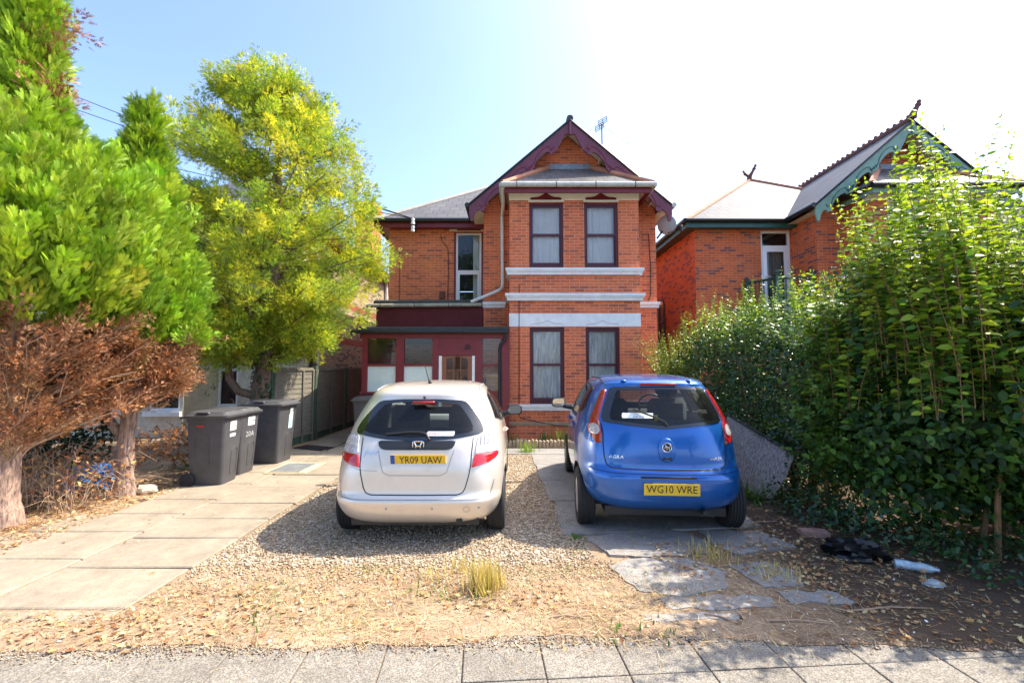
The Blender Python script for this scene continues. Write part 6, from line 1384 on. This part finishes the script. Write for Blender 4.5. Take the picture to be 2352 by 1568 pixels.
mh = thing("manhole_cover", (-3.5, 7.35, .03), "square metal drain cover set in the path beside the bins", "manhole cover")
m = MB(); m.box(-3.86, -3.20, 6.98, 7.76, .025, .040); m.build("surround", mat("buff_mortar", (.50, .40, .24), .9, var=.15), mh)
m = MB(); m.box(-3.80, -3.32, 7.03, 7.68, .0405, .048)
for i in range(9):
    for j in range(7): x, y = -3.775+j*.066, 7.05+i*.07; m.box(x, x+.045, y, y+.045, .0485, .053)
m.build("lid", mat("galvanised_lid", (.30, .31, .31), .5, metal=.4, var=.2), mh)
for k, (x, y) in enumerate([(1.65, 2.98), (1.28, 3.06), (2.3, 3.1), (2.45, 4.75), (.25, 3.02)]):
    a = random.uniform(-.6, .6) if k else .2; L = (.42, .20, .55, .40, .22)[k]; s = MB(); d = Vector((math.cos(a-.3), math.sin(a-.3), 0))*L; s.tube([Vector((x, y, .028)), Vector((x, y, .034))+d*.5+Vector((.0, .02, 0)), Vector((x, y, .028))+d], [.006, .005, .003], 6)
    tag(s.build("twig", TWIG, None, True), ["long dry twig lying over the back edge of the pavement", "short forked twig on the verge before the broken slabs", "thin pale twig on the dark soil at the right", "pale stick on the soil beside the blue car's rear wheel", "small dry twig on the verge in the middle"][k], "twig")
# ------------------------------------------------------------------ loose ground cover (uncountable)
def inpoly(P, poly):
    c = np.zeros(len(P), bool); n = len(poly)
    for i in range(n):
        (x1, y1), (x2, y2) = poly[i], poly[(i+1) % n]; k = ((y1 > P[:, 1]) != (y2 > P[:, 1])) & (P[:, 0] < (x2-x1)*(P[:, 1]-y1)/(y2-y1+1e-12)+x1); c ^= k
    return c
n_ = 44000; P = np.c_[RNG.uniform(-2.68, .9, n_), 3.2+5.5*RNG.random(n_)**1.4, np.zeros(n_)]
k = inpoly(P[:, :2], gp) | ((P[:, 1] < 3.95) & (P[:, 1]-3.22 > .7*RNG.random(n_)) & (P[:, 0] > -2.62+(3.66-P[:, 1])*.2)); P = P[k]; n_ = len(P); P[:, 2] = .008+.008*RNG.random(n_)
oc = np.array([(1, 0, 0), (-1, 0, 0), (0, 1, 0), (0, -1, 0), (0, 0, 1), (0, 0, -1)], float); of = np.array([(0, 2, 4), (2, 1, 4), (1, 3, 4), (3, 0, 4), (2, 0, 5), (1, 2, 5), (3, 1, 5), (0, 3, 5)])
sz = .0075*(.6+.9*RNG.random((n_, 1, 1))); T = oc[None]*sz*np.array([1.25, .95, .6])*(1+.3*RNG.standard_normal((n_, 6, 1))*.5); an_ = RNG.random(n_)*6.28; ca_, sa_ = np.cos(an_)[:, None], np.sin(an_)[:, None]
V = np.stack([T[:, :, 0]*ca_-T[:, :, 1]*sa_, T[:, :, 0]*sa_+T[:, :, 1]*ca_, T[:, :, 2]+T[:, :, 0]*(.5*RNG.random((n_, 1))-.25)], -1)+P[:, None]
F = (of[None]+(np.arange(n_)*6)[:, None, None]).reshape(-1, 3); GRV = leafmat("pebble", .75, .3, 0.0)
tag(np_mesh("gravel_stones", V.reshape(-1, 3), F, GRV, None, np.repeat(pick(n_, [(.44, .31, .17), (.54, .41, .25), (.34, .23, .13), (.58, .49, .37), (.38, .29, .19), (.25, .19, .14)], .2), 6, 0)), kind='stuff')
def flat_scatter(name, zones, m, size, tv, tf, pal, wd=1, tilt=.25, z=.02):
    out = []
    for x0, x1, y0, y1, n, cond in zones:
        P = np.c_[RNG.uniform(x0, x1, n), RNG.uniform(y0, y1, n), z+.012*RNG.random(n)]
        if cond is not None: P = P[cond(P)]
        q = len(P); a = RNG.random(q)*6.28; out.append(scatter(P, np.c_[np.cos(a), np.sin(a), tilt*RNG.standard_normal(q)*.6], np.c_[tilt*RNG.standard_normal((q, 2)), np.ones(q)], size*(.5+.9*RNG.random(q)), tv, tf, pick(q, pal, .18), wd))
    V, F, K_ = cat_clouds(out); V[:, 2] = np.maximum(V[:, 2], .006); return tag(np_mesh(name, V, F, m, None, K_), kind='stuff')
offp = lambda P: ~((P[:, 0] > -4.7) & (P[:, 0] < -2.6) & (P[:, 1] > 3.1))
STRAW = [(0, .022, 0), (1, .012, .03), (1, -.012, .03), (0, -.022, 0)]; STRF = [(0, 3, 2, 1)]
PAL_STRAW = [(.54, .40, .21), (.44, .29, .15), (.64, .50, .30), (.34, .20, .11), (.50, .36, .19)]
flat_scatter("dry_straw", [(-4.6, 3.2, 2.66, 3.75, 21000, lambda P: offp(P) & (RNG.random(len(P)) < .65+.45*np.sin(P[:, 0]*3.1+np.sin(P[:, 1]*5)*1.5)*np.sin(P[:, 1]*6.3+P[:, 0])) & (P[:, 1]-2.66 > .15*RNG.random(len(P))) & (RNG.random(len(P)) > np.clip((P[:, 0]-1.0)*.6, 0, .85)) & (RNG.random(len(P)) > np.clip((P[:, 1]-3.25)*1.6, 0, .75))), (-6.5, -4.5, 3.0, 5.8, 4500, None), (.4, 3.4, 3.0, 5.0, 2500, None)], LIT, .065, STRAW, STRF, PAL_STRAW, 1, .2, .022)
PAL_LIT = [(.44, .26, .11), (.34, .17, .07), (.52, .36, .18), (.26, .12, .05), (.55, .42, .22)]
LV5 = [(0, 0, 0), (.3, .34, .08), (.3, 0, 0), (.3, -.34, .08), (.62, .30, .02), (.62, 0, .06), (.62, -.30, .14), (1, .05, .16)]
LOB = [(0, 0, 0), (.22, .10, .02), (.30, .36, .10), (.48, .14, .02), (.62, .34, .12), (.75, .12, .04), (1, .02, .16), (.75, -.12, .0), (.62, -.32, .04), (.48, -.14, -.02), (.30, -.36, .12), (.22, -.10, 0)]
LOBF = [(0, 11, 1), (1, 3, 2), (1, 11, 9), (1, 9, 3), (11, 10, 9), (3, 5, 4), (3, 9, 7), (3, 7, 5), (9, 8, 7), (5, 7, 6)]
flat_scatter("leaf_litter", [(-7.2, -4.5, 3.2, 6.6, 7000, None), (-4.7, -2.2, 2.66, 3.05, 420, None), (-2.6, -.6, 2.75, 3.5, 520, lambda P: RNG.random(len(P)) < np.exp(-((P[:, 0]+2.1)/.8)**2)), (-.5, .4, 3.1, 3.5, 150, None), (-5.4, -4.3, 6.0, 9.0, 900, lambda P: P[:, 0] < -4.62), (1.3, 2.6, 3.6, 4.3, 300, None), (2.2, 4.4, 2.75, 4.9, 1500, None), (-2.5, 2.4, 2.7, 3.8, 230, None), (-4.6, -2.7, 3.2, 7, 50, None)], LIT, .038, LOB, LOBF, PAL_LIT, 1, .4, .024)
flat_scatter("short_grass", [(-2.0, 1.4, 2.85, 3.8, 7000, lambda P: RNG.random(len(P)) < .35+.6*np.sin(P[:, 0]*4.2)*np.sin(P[:, 1]*7)), (-1.9, -.9, 2.75, 3.3, 500, None), (.5, .75, 4.0, 8.3, 900, lambda P: np.abs(P[:, 0]-.60+.06*(P[:, 1]-4)) < .07)], LEAF, .032, [(0, .05, 0), (1, 0, .9), (0, -.05, 0)], [(0, 2, 1)], PAL_GR+[(.24, .26, .08), (.40, .36, .14), (.46, .40, .18)], 1, .5, .012)
flat_scatter("blown_straw", [(-4.5, 3.0, 2.40, 2.80, 900, lambda P: RNG.random(len(P)) < np.clip((P[:, 1]-2.42+.04*P[:, 0]*-1)*2.6, 0, 1)), (-4.6, -2.6, 3.0, 8.5, 500, lambda P: (np.abs(P[:, 0]+3.68) < .05) | (np.abs(P[:, 0]+2.66) < .06) | (P[:, 0] < -4.4))], LIT, .05, STRAW, STRF, PAL_STRAW, 1, .1, .018)
n_ = 4200; P = np.c_[RNG.uniform(-4.6, 3.4, n_), np.zeros(n_), np.zeros(n_)]; P[:, 1] = 2.78+.042*P[:, 0]-np.maximum(0, P[:, 0]-1.4)*.12+.028*RNG.standard_normal(n_)*(1+RNG.random(n_)); P[:, 2] = .017
T = oc[None]*(.0045*(.5+1.2*RNG.random((n_, 1, 1))))*(1+.4*RNG.standard_normal((n_, 6, 1))*.5)*np.array([1.2, 1, .7]); V = T+P[:, None]; F = (of[None]+(np.arange(n_)*6)[:, None, None]).reshape(-1, 3)
tag(np_mesh("soil_crumbs", V.reshape(-1, 3), F, GRV, None, np.repeat(pick(n_, [(.28, .19, .12), (.36, .26, .17), (.22, .15, .09), (.44, .33, .22)], .2), 6, 0)), kind='stuff')
flat_scatter("grit", [(-3, 3.2, 2.68, 3.7, 260, None)], GRV, .016, LV5, OVF, [(.7, .68, .62), (.5, .42, .32)], 1, .3, .024)
# ------------------------------------------------------------------ overhead wires
for k, (dz, dy) in enumerate(((0, 0), (.14, .05), (-.75, .1))):
    a, b = Vector((-2.64, 11.58, 5.62)), Vector((-22+k, 13+dy*8, 12.9+dz*3)); m = MB(); m.tube([a.lerp(b, u)-Vector((0, 0, 1.1*u*(1-u))) for u in [i/10 for i in range(11)]], .011, 5)
    tag(m.build("overhead_wire", BLK), ["highest overhead wire crossing the sky at the left", "overhead wire just under the highest one", "lowest overhead wire at the left, behind the pointed conifer"][[1, 0, 2][k]], "wire", "overhead wires to the middle house")
# ------------------------------------------------------------------ trees across the road (seen in the windows and the paintwork)
def street_tree(x, y, h, r, seed):
    t = thing("street_tree", (x, y, 0), "broad green street tree across the road", "tree", "trees across the road")
    trunk_mesh("trunk", [(x, y, 0), (x, y, h*.3), (x+.2, y, h*.6)], [.25, .2, .1], BARKD, t); bl = []
    for k in range(9): a = random.uniform(0, 6.28); q = random.uniform(.2, .7)*r; bl.append(((x+q*math.cos(a), y+q*math.sin(a), h*random.uniform(.4, .82)), (r*.55, r*.55, r*.5), 900))
    V, F, K_ = cat_clouds(blob_leaves(bl, .26, PAL_MD+PAL_DK, .5)); np_mesh("crown", V, F, LEAF, t, K_)
for k, (x, y, h, r) in enumerate([(-11, -15, 9.5, 3.6), (-4.2, -15, 13.2, 3.4), (8, -16, 9.5, 3.6)]): street_tree(x, y, h, r, k)
